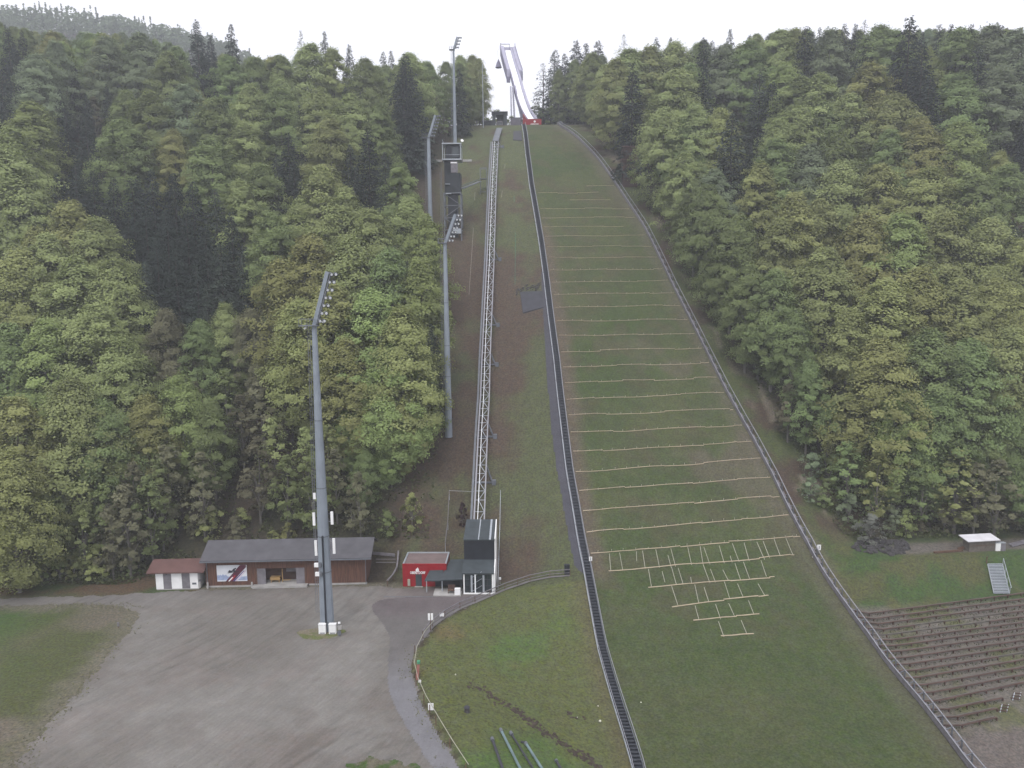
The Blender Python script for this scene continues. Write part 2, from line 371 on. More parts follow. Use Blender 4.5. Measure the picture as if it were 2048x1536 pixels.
def inside(poly, X, Y):
    c = np.zeros(X.shape, bool); n = len(poly)
    for i in range(n):
        x1, y1 = poly[i][0], poly[i][1]; x2, y2 = poly[(i+1) % n][0], poly[(i+1) % n][1]
        if y1 == y2: continue
        k = ((y1 > Y) != (y2 > Y)) & (X < (x2 - x1) * (Y - y1) / (y2 - y1) + x1); c ^= k
    return c
def smooth_poly(pts, closed=True, it=2):
    p = [np.array(q[:3], float) for q in pts]
    for _ in range(it):
        q = []; n = len(p)
        for i in range(n if closed else n - 1):
            a, b = p[i], p[(i+1) % n]; q += [a*.75 + b*.25, a*.25 + b*.75]
        p = q if closed else [p[0]] + q + [p[-1]]
    return p
def sheet(name, poly, lift, m, paintf, cell=.3, wob=0.0, label=None, cat=None, sm=2):
    poly = smooth_poly(poly, it=sm) if sm else poly
    a = np.array(poly)[:, :2]; x = np.arange(a[:,0].min()-1, a[:,0].max()+1, cell); y = np.arange(a[:,1].min()-1, a[:,1].max()+1, cell)
    X, Y = np.meshgrid(x, y, indexing='ij'); 
    Xw = X + (fbm(X, Y, 1.6, 5) - .5) * wob * 2; Yw = Y + (fbm(X, Y, 1.6, 15) - .5) * wob * 2
    ins = inside(poly, Xw, Yw); q = grid_quads(len(x), len(y)); k = ins.ravel()
    q = q[k[q].all(1)]; used, inv = np.unique(q, return_inverse=True)
    Vt = np.stack([X, Y, H(X, Y) + lift], -1).reshape(-1, 3)[used]; pc = paintf(X, Y).reshape(-1, 3)[used]
    o = np_mesh(name, Vt, inv.reshape(-1, 4), m, paint=pc); return tag(o, label, cat, kind='structure')
M_lot = paint_mat('gravel_lot', 3.5, .10, .35, streak=[(-27, 1.3, 26, .07), (-38, .3, 26, .09), (-16, .32, 34, .09), (-8, 4, 20, .05)])
def lot_paint(X, Y):
    n1, n2 = fbm(X, Y, 11, 61), fbm(X*1.0 + Y*.3, Y, 4, 63)
    c = lerp(np.broadcast_to(C(.146,.136,.124), X.shape+(3,)), C(.178,.169,.157), smooth(.35,.7,n1) ); c = lerp(c, C(.14,.126,.115), smooth(.5,.75,n2)*.5)
    c = lerp(c, C(.135,.117,.112), smooth(-22, -14, X) * smooth(97, 102, Y) * .9)
    c = lerp(c, C(.18,.155,.143), smooth(.58, .72, fbm(X, Y, 6, 71)) * .3)
    c = lerp(c, C(.135,.117,.105), smooth(.45,.65, fbm(X,Y,7,72)) * smooth(82, 74, Y) * smooth(-34, -20, X) * .8)
    c = lerp(c, C(.16,.15,.142), smooth(103, 107, Y) * smooth(-44, -54, X))
    for cx, cy, per, sd in ((-88, 118, 2.3, 5), (-6, 58, 2.0, 6)):
        r_ = np.hypot(X-cx, Y-cy) + .8*(fbm(X, Y, 12, 55+sd)-.5); k = np.maximum(0, np.sin(r_*6.283/per))**3 * smooth(.48, .66, fbm(X, Y, 13, 44+sd)) * .13
        c = c * (1 - k[..., None])
    return c
sheet('parking_lot', lot_poly, .012, M_lot, lot_paint, .22, .8, 'pale gravel car park in front of the barn', 'car park')
M_asph = paint_mat('asphalt', 4.0, .08, .4, streak=[(-5, .8, 10, .05)])
PATH_PX = [(735,1212),(770,1194),(905,1194),(985,1190),(985,1191),(930,1215),(895,1233),(866,1256),(846,1279),(829,1309),(823,1341),(831,1376),(847,1411),(871,1456),(899,1501),(935,1555),(880,1555),(850,1520),(815,1462),(785,1410),(772,1370),(776,1310),(780,1275),(765,1250)]
def asph_paint(X, Y):
    c = lerp(np.broadcast_to(C(.165,.162,.172), X.shape+(3,)), C(.125,.117,.114), smooth(80, 92, Y)); return lerp(c, C(.118,.102,.104), smooth(98, 103, Y)*smooth(.35,.6,fbm(X,Y,5,81)))
sheet('asphalt_path', [hit(x, y, flat) for x, y in PATH_PX], .03, M_asph, asph_paint, .22, .12, 'grey asphalt path curving along the wooden railing', 'path')
ISL = hit(640, 1268, flat)
isl = [ISL + np.array([3.2*math.cos(a)*(1+.15*math.sin(3*a)), 1.9*math.sin(a)*(1+.1*math.cos(2*a)), 0]) for a in np.linspace(0, 2*math.pi, 24, endpoint=False)]
sheet('grass_island', isl, .03, paint_mat('island_grass', 6, .3, 1.2), lambda X, Y: lerp(np.broadcast_to(C(.11,.125,.05), X.shape+(3,)), C(.17,.15,.11), smooth(.45,.7,fbm(X,Y,1.5,90))), .15, .4, 'small oval patch of grass at the foot of the big floodlight mast', 'grass patch', sm=0)
isl2 = [hit(x, y, flat) for x, y in ((670,1545),(690,1526),(740,1517),(800,1520),(835,1530),(850,1560),(700,1560))]
sheet('grass_patch', isl2, .05, MATS.get('x') or bpy.data.materials['island_grass'], lambda X, Y: lerp(np.broadcast_to(C(.055,.085,.03), X.shape+(3,)), C(.12,.11,.08), smooth(.45,.6,fbm(X,Y,1.4,93))), .15, 1.3, 'green grass patch at the bottom edge of the car park', 'grass patch', sm=1)
# dark strip beside the stairs
def strip_pts(px): return [hit(x, y, H) for x, y in px]
st = [(1082,520),(1093,560),(1103,640),(1116,720),(1125,800),(1135,880),(1144,950),(1156,1020),(1168,1085),(1181,1140),(1172,1155),(1150,1140),(1143,1110),(1133,1060),(1123,1000),(1112,940),(1104,880),(1098,820),(1091,740),(1087,660),(1082,590)]
M_strip = paint_mat('dark_gravel', 5, .2, .6)
sheet('gravel_strip', strip_pts(st), .1, M_strip, lambda X, Y: np.broadcast_to(C(.068,.067,.08), X.shape+(3,)), .25, .1, 'dark gravel strip running down beside the stairs', 'gravel strip', sm=1)
# ------------------------------------------------------------------ stairs along the left edge of the slope
def edge_pts(fn, dx, y0, y1, step, dz=0.0):
    ys = np.arange(y0, y1 + .01, step); return [V(fn(y) + dx, y, float(H(fn(y) + dx, y)) + dz) for y in ys]
st = thing('staircase', (float(xl(110)), 110, float(H(xl(110), 110))), 'narrow dark staircase with two pale handrails climbing the left edge of the slope', 'staircase')
ys = np.arange(75, 281, .62); mb = MB()
for i, y in enumerate(ys):
    x = float(xl(y)) - .75; z = float(H(x, y)) + .34
    if i < 100: MB().box((x, y, z), (1.1, .26, .06)).build('tread', M_tread, st)
    else: mb.box((x, y, z), (1.1, .26, .06))
mb.build('tread', M_tread, st)['kind'] = 'stuff'
MB().path(edge_pts(xl, -.75, 60, 281, 3, .2), 1.15, .06).build('under_deck', M_black, st)
for dx, m, w in ((-1.35, M_rail, .06), (-.12, M_rail, .085)):
    mb = MB(); pts = edge_pts(xl, dx, 60, 281, 3, 1.05); mb.path(pts, w, .07)
    mb.build('handrail', m, st)
    mb = MB(); mb.path(edge_pts(xl, dx, 60, 281, 3, .22), .09, .3); mb.build('stringer', M_steel if dx < -1 else M_steeldark, st)
    for p in edge_pts(xl, dx, 75, 281, 4.2, 0): MB().bar(p, p + V(0,0,1.05), .05).build('baluster', M_steeldark, st)
# ------------------------------------------------------------------ board fence on the right edge
bf = thing('board_fence', (float(xr(110)), 110, float(H(xr(110), 110))), 'long grey board fence running down the right edge of the landing slope', 'fence')
mb = MB()
pts = edge_pts(xr, .1, 60, 280.6, 2.2)
for a, b in zip(pts, pts[1:]):
    for k in range(3):
        z0 = .12 + .27*k; mb.bar(a + V(0,0,z0+.1), b + V(0,0,z0+.1), .05, .235)
mb.build('board_panel', M_plank, bf)
mb = MB(); mb.path([p + V(.02,0,.93) for p in pts], .16, .06); mb.build('top_rail', M_rail, bf)
pts2 = edge_pts(xr, .95, 60, 280.6, 2.2)
mb = MB(); mb.path([p + V(0,0,1.25) for p in pts2], .14, .08); mb.build('back_rail', M_rail, bf)
for i, (p, q) in enumerate(zip(pts, pts2)):
    MB().bar(q, q + V(0,0,1.3), .12).bar(p + V(.05,0,.0), p + V(.05,0,.9), .09).bar(p + V(.05,0,.85), q + V(0,0,1.2), .09).build('post_frame', M_steeldark, bf)
mid = [(p + q) / 2 + V(0,0,.35) for p, q in zip(pts, pts2)]
for k, (a, b) in enumerate(zip(mid, mid[1:])):
    d = b - a; MB().bar(a + d*.04, a + d*.60, .6, .05).build('inner_board', M_plank, bf)
MB().path([p - V(0,0,.25) for p in mid], .85, .05).build('inner_dark_strip', M_tarp, bf)  # dark sheet that shows in the gaps between the inner boards

# ------------------------------------------------------------------ rows of battens on the slope
ROWS_L = [373,387,401,418,436,455,474,494,517,541,565,590,616,643,673,704,735,767,800,832,867,905,944,983,1024,1067,1108]
ROWS_R = [372,386,401,418,435,453,472,493,515,539,563,587,612,640,669,697,727,757,786,819,851,884,919,956,993,1031,1074]
def px_on(fnpx, row):
    ys = [p[1] for p in fnpx]; xs = [p[0] for p in fnpx]; return float(np.interp(row, ys, xs))
ordn = ['lowest','second','third','fourth','fifth','sixth','seventh','eighth','ninth','tenth','eleventh','twelfth','thirteenth','fourteenth','fifteenth','sixteenth','seventeenth','eighteenth','nineteenth','twentieth','twenty-first','twenty-second','twenty-third','twenty-fourth','twenty-fifth','twenty-sixth','topmost']
def batten_row(a, b, label, faint=0.0, w=.17, pegs=True, seed=0, straps=()):
    rr = random.Random(seed); a, b = V(a), V(b); L = (b - a).length
    t = thing('batten_row', ((a+b)/2)[:], label, 'batten row', 'rows of wooden battens pinned across the landing slope')
    s = 0.0; done = False
    def pt(d, off=0, dz=.16):
        p = a.lerp(b, d / L); sag = .25*math.sin(d*.35 + seed) ; y = p.y + off + sag*.3; return V(p.x, y, float(H(p.x, y)) + dz)
    while s < L - .5:
        e = min(L, s + rr.uniform(5.0, 8.5)); off = rr.uniform(-.16, .16)
        if rr.random() > faint or (s == 0 and seed % 2) or e >= L and not done:
            done = True
            mb = MB(); n = 3; q = [pt(s + (e-s)*k/n + .04, off + rr.uniform(-.05,.05)) for k in range(n+1)]
            mb.path(q, w * rr.uniform(.85, 1.15), .07); mb.build('batten', M_batten, t)
        s = e
    if pegs:
        s = rr.uniform(.8, 1.6)
        while s < L:
            p = pt(s, 0, .0); c = p + V(0,0,.42)
            MB().bar(p + V(0,.05,0), c, .06).bar(p + V(.1,.45,.3), c, .06).build('peg', M_strap, t); s += rr.uniform(1.9, 2.4)
    for (p, q) in straps:
        mb = MB(); p, q = V(p), V(q); n = 4
        pts = [p.lerp(q, k/n) for k in range(n+1)]; pts = [V(v.x, v.y, float(H(v.x, v.y)) + .13) for v in pts]
        mb.path(pts, .075, .04); mb.build('lath', M_strap, t)
    return t
z2 = lambda x, y: (1100 + x/3.413, 1040 + y/3.413)
LATH = {
 0: [((405,235),(415,350)),((475,228),(497,350)),((590,220),(592,285)),((632,215),(650,338)),((722,205),(748,330)),((805,245),(828,330)),((825,200),(857,322)),((940,190),(967,312)),((1025,185),(1045,308)),((1050,190),(1092,308)),((1155,180),(1190,300)),((1230,250),(1243,295)),((1245,165),(1292,292)),((1325,160),(1360,285)),((1412,155),(1465,275)),((1455,150),(1500,265)),((1530,135),(1572,250)),((1610,128),(1658,243))],
 1: [((672,340),(692,458)),((765,355),(785,430)),((830,328),(862,443)),((875,333),(910,445)),((960,395),(966,435)),((1045,308),(1092,435)),((1095,340),(1130,430)),((1180,345),(1218,420)),((1262,300),(1300,412)),((1320,290),(1362,405)),((1440,280),(1477,390))],
 2: [((830,455),(872,585)),((988,445),(1015,570)),((1052,465),(1085,567)),((1190,425),(1228,545)),((1280,440),(1320,535)),((1420,440),(1465,520))],
 3: [((990,590),(1018,690)),((1130,580),(1165,682)),((1220,575),(1262,668)),((1355,555),(1392,650))],
 4: [((1150,698),(1187,803)),((1305,690),(1345,785))]}
n = len(ROWS_L)
for i, (a, b) in enumerate(zip(ROWS_L, ROWS_R)):
    k = n - 1 - i + 5
    xa = px_on(LEFT_PX, a) + 4; xb = px_on(RIGHT_PX, b) - 4
    lab = ('pale wooden batten row with hanging laths, widest row above the tapering lower ones' if i == n-1 else
           'faint wooden batten row at the very top of the marked slope' if i == 0 else f'pale batten row across the full slope, {ordn[n-1-i]} of the full rows counted upward')
    straps = [(hit(*z2(*p), H), hit(*z2(*q), H)) for p, q in LATH[0]] if i == n-1 else ()
    batten_row(hit(xa, a, H), hit(xb, b, H), lab, faint=(.5 if i < 2 else .12 if i < 5 else .02 if i < 12 else 0), w=.12 if i < 4 else .16 if i < 12 else .17 if i < 20 else .19, pegs=i > 8, seed=i, straps=straps)
LOW = [((1217,1144),(1588,1112),'short pale batten row with laths just below the full-width rows'),((1296,1176),(1548,1155),'batten row spanning half the slope, second of the short tapering rows'),((1343,1214),(1536,1192),'batten row third of the short tapering rows, with six laths above it'),((1386,1242),(1518,1230),'short batten row, last but one of the tapering rows'),((1442,1275),(1507,1270),'shortest and lowest batten row, alone above the bare outrun')]
for i, (p, q, lab) in enumerate(LOW):
    straps = [(hit(*z2(*a), H), hit(*z2(*b), H)) for a, b in LATH.get(i+1, [])]
    batten_row(hit(*p, H), hit(*q, H), lab, w=.2, pegs=False, seed=60+i, straps=straps)

# ------------------------------------------------------------------ inclined lift track
TR = [(957,1072,3.6),(960,1000,3.2),(963,930,2.8),(966,860,2.4),(970,790,2.2),(972,720,2.2),(975,650,2.2),(978,585,2.2),(981,520,2.2),(983,460,2.0),(985,400,1.8),(988,340,1.6),(991,284,1.5)]
tp = [V(hit(x, y, H, h)) for x, y, h in TR]
lt = thing('lift_track', tp[0][:], 'long silver lattice track of the inclined lift climbing left of the slope', 'lift track')
def resample(pts, step):
    out = [pts[0]]; acc = 0
    for a, b in zip(pts, pts[1:]):
        n = max(1, int((b-a).length/step)); out += [a.lerp(b, k/n) for k in range(1, n+1)]
    return out
tr = resample(tp, 1.9)
nrm = V(0,-.6,.8)
for sx in (-1, 1):
    mb = MB(); off = V(sx*.85,0,0); mb.path([p + off for p in tr], .22 if sx > 0 else .26, .3); mb.build('rail', M_rail, lt)
    mb = MB(); mb.path([p + off + V(0,.5,-.75) for p in tr], .16, .16); mb.build('lower_chord', M_steeldark, lt)
mb = MB(); mb.path([p + V(-.25,0,.2) for p in tr], .09, .09); mb.build('bright_rail', M_cable, lt)
mb = MB()
for k, (a, b) in enumerate(zip(tr, tr[1:])):
    s = 1 if k % 2 else -1
    mb.bar(a + V(-.8,0,0), a + V(.8,0,0), .09); mb.bar(a + V(-.25*1,0,0), b + V(.8,0,0), .09) if k % 2 else mb.bar(a + V(.8,0,0), b + V(-.25,0,0), .09)
    for sx in (-.85, .85): mb.bar(a + V(sx,0,-.1), b + V(sx,.5,-.75), .07)
mb.build('lattice', M_steel, lt)
mb = MB(); mb.path([p + V(-1.35,0,.1) for p in tr], .35, .06); mb.build('walkway', M_steeldark, lt)
for row in (945, 862, 718, 648, 518, 300):
    k = min(range(len(tr)), key=lambda i: abs(project(tr[i])[1] - (row - 18))); p = tr[k]
    mb = MB(); yb = p.y - .6; zl = [float(H(p.x + dx, yb)) for dx in (-1.3, 2.2)]
    mb.bar(p + V(-.9,0,-.2), V(p.x-1.2, yb, zl[0]), .18); mb.bar(p + V(.9,0,-.2), V(p.x+2.0, yb, zl[1]), .22)
    mb.bar(V(p.x-1.6, yb, zl[0]+.25), V(p.x+2.6, yb, zl[1]+.25), .28); mb.box((p.x+2.2, yb, zl[1]+.25), (.7,.7,.9)); mb.box((p.x-1.4, yb, zl[0]+.2), (.5,.5,.8))
    mb.build('trestle', M_steeldark, lt)
# dark upper continuation of the track
e = tp[-1]; t2 = [V(hit(x, y, H, h)) for x, y, h in ((991,282,1.4),(995,268,1.0),(999,256,.8))]
mb = MB(); mb.path([p + V(-.85,0,0) for p in t2], .2, .2).path([p + V(.85,0,0) for p in t2], .2, .2); mb.path(t2, 1.4, .1); mb.build('dark_upper_section', M_steeldark, lt)

# ------------------------------------------------------------------ lift valley station
q0, q1 = hit(926, 1187, flat), hit(988, 1187, flat)
Fv = Frame(q0, q1, 0); Lh = Fv.L
vs_ = thing('lift_station', q0, 'black lift valley station with glass front where the silver track begins', 'lift station')
ztop = at_y(956, 1145, q0[1])[2]
mb = MB(); D = 9.0
zc = ztop + .9; zt = zc + 3.3
Fv.box(mb, 0, .12, 0.2, 3, 0, ztop-.1); Fv.box(mb, .0, .15, 3, D, 0, zt-.2); Fv.box(mb, .15, Lh-.15, 3.0, 3.15, ztop, zt-.2); Fv.box(mb, Lh-.13, Lh-.01, 3.2, D-.1, 0, zt-.1)
Fv.box(mb, .2, Lh-.2, D-.2, D, 0, zt-2.3)
mb.build('black_wall', M_black, vs_)
mb = MB(); Fv.slab(mb, -.1, Lh+.05, -.25, ztop+.02, 3.0, zc, .2); mb.build('lower_roof', M_slate, vs_)
mb = MB(); Fv.slab(mb, -.05, Lh+.05, 2.8, zt, D+.1, zt+1.15, .2); o = mb.build('upper_roof', M_slate, vs_)
mb = MB(); Fv.slab(mb, 2.2, 2.35, 2.7, zt+.05, D, zt+1.17, .06); Fv.slab(mb, 3.9, 4.2, 2.7, zt+.05, D, zt+1.17, .06); mb.build('roof_seam', M_steel, o)
mb = MB()
mb.hexa([Fv(Lh+.02,-.2,0), Fv(Lh+.18,-.2,0), Fv(Lh+.18,3,0), Fv(Lh+.02,3,0), Fv(Lh+.02,-.2,ztop), Fv(Lh+.18,-.2,ztop), Fv(Lh+.18,3,zc+.05), Fv(Lh+.02,3,zc+.05)])
mb.hexa([Fv(Lh+.02,3,0), Fv(Lh+.18,3,0), Fv(Lh+.18,D,0), Fv(Lh+.02,D,0), Fv(Lh+.02,3,zt+.05), Fv(Lh+.18,3,zt+.05), Fv(Lh+.18,D,zt+1.2), Fv(Lh+.02,D,zt+1.2)])
mb.build('white_side_wall', M_white, vs_)
fr = MB(); Fv.box(fr, 0.1, .28, -.1, .1, 0, ztop-.2); Fv.box(fr, Lh-.3, Lh-.02, -.12, .1, 0, ztop-.2); Fv.box(fr, 0.1, Lh-.05, -.3, .1, -.02, .12); front = fr.build('glass_front', M_white, vs_)
mb = MB()
for k in range(1, 6): Fv.box(mb, .28 + (Lh-.58)*k/6 - .03, .28 + (Lh-.58)*k/6 + .03, -.05, .05, .1, ztop-.25)
for z in (.35, 1.2, 2.2, 3.0): 
    if z < ztop-.3: Fv.box(mb, .28, Lh-.3, -.04, .04, z-.04, z+.04)
mb.build('mullion_grid', M_black, front)
mb = MB(); Fv.box(mb, .28, Lh-.3, .06, .08, .1, ztop-.25); mb.build('pane', M_glass, front)
mb = MB(); Fv.box(mb, 1.8, 1.97, -.16, -.06, .1, ztop-.25); mb.build('bright_column', M_cable, vs_)
# lift interior lattice seen at the glass
mb = MB()
for k in range(3):
    z = .3 + k*1.1; a, b = Fv(1.3,-.07,z), Fv(2.9,-.07,z+1.0); mb.bar(a, b, .08, .04); 
for u in (1.2, 3.0): Fv.box(mb, u, u+.28, -.09, -.06, .3, ztop-.4)
mb.build('front_lattice', M_steel, vs_)

# ------------------------------------------------------------------ red building with sign
r0, r1 = hit(806, 1173, flat), hit(895, 1173, flat)
Fr = Frame(r0, r1, 0); Lr = at_y(890, 1128, r0[1])[0] - at_y(802, 1128, r0[1])[0]
zr = at_y(845, 1130, r0[1])[2]; Dr = 5.2
rb = thing('red_building', r0, 'flat-roofed red building with white lettering beside the black lift station', 'building')
mb = MB(); Fr.box(mb, 0, Lr, 0, Dr, 0, zr); mb.build('wall', M_red, rb)
mb = MB(); Fr.box(mb, .25, Lr-.25, .25, Dr-.25, zr+.004, zr+.06); rf = mb.build('roof', mat('reddish_gravel', (.165,.125,.12), .95, .15, .8), rb)
mb = MB(); Fr.box(mb, 0, Lr, -.03, .2, zr+.002, zr+.18); mb.build('front_parapet', M_red, rf)
mb = MB(); Fr.box(mb, 0, .22, .22, Dr, zr+.002, zr+.17); Fr.box(mb, Lr-.22, Lr, .22, Dr-.25, zr+.002, zr+.17); Fr.box(mb, .24, Lr, Dr-.22, Dr, zr+.002, zr+.19); mb.build('metal_coping', M_steel, rf)
mb = MB(); Fr.box(mb, 2.0, 2.95, -.05, .05, .08, 1.98); d = mb.build('door', M_slate, rb); 
mb = MB(); Fr.box(mb, 1.85, 3.1, -.3, -.05, 0, .08); mb.build('door_step', M_conc, rb)
mb = MB(); Fr.box(mb, .75, 1.15, -.12, -.01, .15, 1.2); mb.build('notice_box', M_strap, rb)
def text_mesh(txt, name, origin, ux, uz, size, m, parent, depth=.04, cx=True, wide=None):
    cu = bpy.data.curves.new('t', 'FONT'); cu.body = txt; cu.size = 1; cu.extrude = 0; cu.offset = .03; cu.resolution_u = 3
    ob = bpy.data.objects.new('t', cu); COL.objects.link(ob); dg = bpy.context.evaluated_depsgraph_get(); me = bpy.data.meshes.new_from_object(ob.evaluated_get(dg))
    bpy.data.objects.remove(ob); vs = [v.co.copy() for v in me.vertices]; fs = [tuple(p.vertices) for p in me.polygons]
    x0, x1 = min(v.x for v in vs), max(v.x for v in vs); k = (wide / (x1 - x0)) if wide else size; kz = size
    mb = MB(); o, ux, uz = V(origin), V(ux), V(uz); nn = ux.cross(uz)
    sh = -(x0 + x1)/2 if cx else -x0
    mb.add([o + ux*((v.x + sh)*k) + uz*(v.y*kz) + nn*depth for v in vs], fs)
    return mb.build(name, m, parent)
Wt = Lr*.35; uc = Lr*.345
text_mesh('OBERSTDORF', 'lettering', Fr(uc, 0, zr*.60), Fr.u, (0,0,1), .56, M_white, rb, .05, wide=Wt)
mb = MB()
def disc(mb, c, ux, uz, r, n=16, sx=1):
    c, ux, uz = V(c), V(ux), V(uz); nn = ux.cross(uz)*.05
    mb.add([c + nn + ux*r*sx*math.cos(2*math.pi*k/n) + uz*r*math.sin(2*math.pi*k/n) for k in range(n)], [tuple(range(n))])
disc(mb, Fr(uc-.05, 0, zr*.77), Fr.u, (0,0,1), .3, sx=.85); 
mb.add([Fr(uc-.1,-.052,zr*.77+.2), Fr(uc+.16,-.052,zr*.77+.2), Fr(uc+.02,-.052,zr*.77+.5)], [(0,1,2)])
em = mb.build('emblem', M_white, rb)
mb = MB(); a = Fr(uc-.12,-.07,zr*.74); mb.bar(Fr(uc-.08,-.07,zr*.77-.14), Fr(uc-.02,-.07,zr*.77+.16), .05, .01); mb.bar(Fr(uc-.08,-.07,zr*.77-.12), Fr(uc+.1,-.07,zr*.77-.12), .05, .01); mb.build('emblem_mark', M_red, em)
# canopy between
cn = thing('entrance_canopy', Fr(4.2,-2.0,0)[:], 'dark sloping two-level canopy on posts between the red building and the lift station', 'canopy')
Yr0 = r0[1]
def pc(px, py, Y): return V(at_y(px, py, Y))
th = V(0,0,-.16)
def plate(mb, c4):
    c4 = [V(c) for c in c4]; mb.hexa([c + th for c in c4] + c4)
yF = q0[1] + .2
mb = MB(); plate(mb, [pc(849,1161,yF+.3), pc(880,1161,yF+.3), pc(888,1138,Yr0+.1), pc(860,1139,Yr0+.1)]); mb.build('lower_roof', M_slate, cn)
mb = MB(); plate(mb, [pc(878,1160,yF), pc(925,1158,yF), pc(927,1118,Yr0+2.6), pc(901,1119,Yr0+2.6)]); mb.build('upper_roof', M_slate, cn)
for px in (853, 884, 922):
    mb = MB(); t = pc(px, 1160, yF+.35); mb.bar((t.x, t.y, 0), t + V(0,0,-.1), .12); mb.build('post', M_steel if px != 922 else M_slate, cn)
mb = MB(); a, b = hit(866,1193,flat), hit(922,1193,flat); Fs = Frame(a, b, 0); Fs.box(mb, 0, Fs.L, 0, 2.6, 0.02, .16); mb.build('platform', M_conc, cn)
mb = MB(); mb.box(((a[0]+b[0])/2, a[1]+3.6, 1.0), (Fs.L, .1, 1.9)); mb.build('back_wall', M_black, cn)
p = hit(915,1192,flat); MB().box((p[0], p[1]+.25, .16+.48), (.85,.5,.95)).build('box_body', M_white, thing('white_cabinet', (p[0],p[1],.16), 'small white cabinet at the front corner of the canopy platform', 'cabinet'))
mbt = thing('waiting_bench', (at_y(902,1186,a[1])[0], a[1]+.9, .16), 'dark bench with high back under the canopy beside the white cabinet', 'bench')
w = wloc(mbt); MB().box((w.x, w.y, w.z+.45), (1.1,.45,.08)).build('seat', M_wood, mbt); MB().box((w.x, w.y+.25, w.z+.85), (1.1,.06,.7)).build('backrest', M_bench, mbt); MB().box((w.x-.48, w.y, w.z+.2), (.08,.4,.4)).build('leg', M_wood, mbt); MB().box((w.x+.48, w.y, w.z+.2), (.08,.4,.4)).build('leg', M_wood, mbt)
# paved forecourt line
a, b = hit(768,1194,flat), hit(866,1194,flat); MB().bar(V(a)+V(0,0,.05), V(b)+V(0,0,.05), .12, .05).build('drain_channel', M_steeldark, None, 'thin dark drain line crossing the forecourt below the red building', 'drain')
# wooden sculpture-like bent fence left of the red building
bt = thing('ramp_railing', hit(776,1172,flat), 'bent grey timber railing leading up left of the red building', 'railing')
pts = [hit(775,1172,H), hit(786,1160,H), hit(794,1145,H), hit(796,1128,H), hit(797,1112,H)]
pts = [V(p) + V(0,0,.9) for p in pts]; MB().path(pts, .25, .12).build('handrail', M_plank, bt)
[MB().bar(p - V(0,0,1.1), p, .12).build('post', M_wood, bt) for p in pts]
pts = [V(hit(x, y, H)) for x, y in ((752,1133),(768,1133),(792,1133))]; MB().path([p + V(0,0,.7) for p in pts], .08, .08).path([p + V(0,0,1.25) for p in pts], .08, .08).build('cross_rail', M_plank, bt)
tk = thing('low_retaining_wall', hit(745,1118,H), 'low grey timber wall on the bank between barn and red building', 'wall')
pts = [V(hit(x, y, H)) for x, y in ((744,1112),(757,1113),(790,1116))]; MB().path([p + V(0,0,.5) for p in pts], .1, .5).build('board_panel', M_plank, tk)

# ------------------------------------------------------------------ barn
b0, b1 = hit(413,1175,flat), hit(733,1168,flat)
Fb = Frame(b0, b1, 0); Lb = Fb.L; ze = float(np.dot(V(at_y(560,1122,b0[1]-.7)), (0,0,1)))
bn = thing('barn', b0, 'long brown wooden barn with dark grey roof behind the car park', 'barn')
zw = ze + .25; Db = 6.0
mb = MB()
for u0, u1 in ((0, 7.9), (15.2, Lb)): Fb.box(mb, u0, u1, 0, .15, .25, zw)
Fb.box(mb, 7.9, 15.2, 0, .15, 2.9, zw); Fb.box(mb, .15, Lb-.15, Db-.15, Db, 0, zw-.3)
for u in (0, Lb-.15):
    Fb.box(mb, u, u+.15, .15, Db, .25, zw-.3); mb.hexa([Fb(u,.2,zw-.3),Fb(u+.15,.2,zw-.3),Fb(u+.15,Db-.1,zw-.3),Fb(u,Db-.1,zw-.3),Fb(u,Db*.5,zw+1.35),Fb(u+.15,Db*.5,zw+1.35),Fb(u+.15,Db*.58,zw+1.35),Fb(u,Db*.58,zw+1.35)])
mb.build('board_wall', M_woodred, bn)
[Fb.box(MB(), ua, ub, -.06, .2, 0, .27).build('plinth', M_conc, bn) for ua, ub in ((-.05, 7.2), (15.8, Lb+.1))]
e0 = V(at_y(408,1128,b0[1]-.8)); e1 = V(at_y(746,1110,b1[1]-.8)); g0 = V(at_y(405,1090,b0[1]+Db*.5)); g1 = V(at_y(738,1077,b1[1]+Db*.5))
zE = (e0.z+e1.z)/2; zG = zE + 1.9
mb = MB(); Fb.slab(mb, -.5, Lb+1.0, -.8, zE, Db*.55, zG, .2); Fb.slab(mb, -.5, Lb+1.0, Db+.6, zE+.2, Db*.55+.01, zG, .2); mb.build('roof', M_roofgrey, bn)
Fb.box(MB(), -.5, Lb+1.0, -.95, -.8, zE-.26, zE-.12).build('gutter', M_steeldark, bn)
for uu in (.2, Lb-.1): Fb.box(MB(), uu, uu+.1, -.12, -.02, 0, zE-.1).build('downpipe', M_steeldark, bn)
for uu in (2.6, 6.8, 7.75, 15.25, 18.4, 21.5): Fb.box(MB(), uu, uu+.12, -.04, -.003, .27, zw-.1).build('wall_post', M_wood, bn)
mb = MB(); Fb.box(mb, .3, 7.6, .5, .55, 0.3, zE)
[Fb.box(MB(), ua, ub, -.02, .12, .3, 2.9).build('sliding_door', M_plank, bn) for ua, ub in ((7.9, 9.2), (13.9, 15.2))]
al = MB(); Fb.box(al, 7.7, 15.4, 1.9, 2.0, .1, 3.0); al.build('inner_wall', M_bench, bn)
al = MB(); Fb.box(al, 7.3, 15.7, -.9, 1.8, .02, .34); al.build('concrete_step', M_conc, bn)
al = MB(); Fb.box(al, 11.9, 13.6, 1.78, 1.88, 1.6, 2.4); al.build('inner_window', M_plank, bn)
wb = thing('wheelbarrow_box', Fb(10.4,.9,.34)[:], 'yellow wooden cart standing in the open bay of the barn', 'cart')
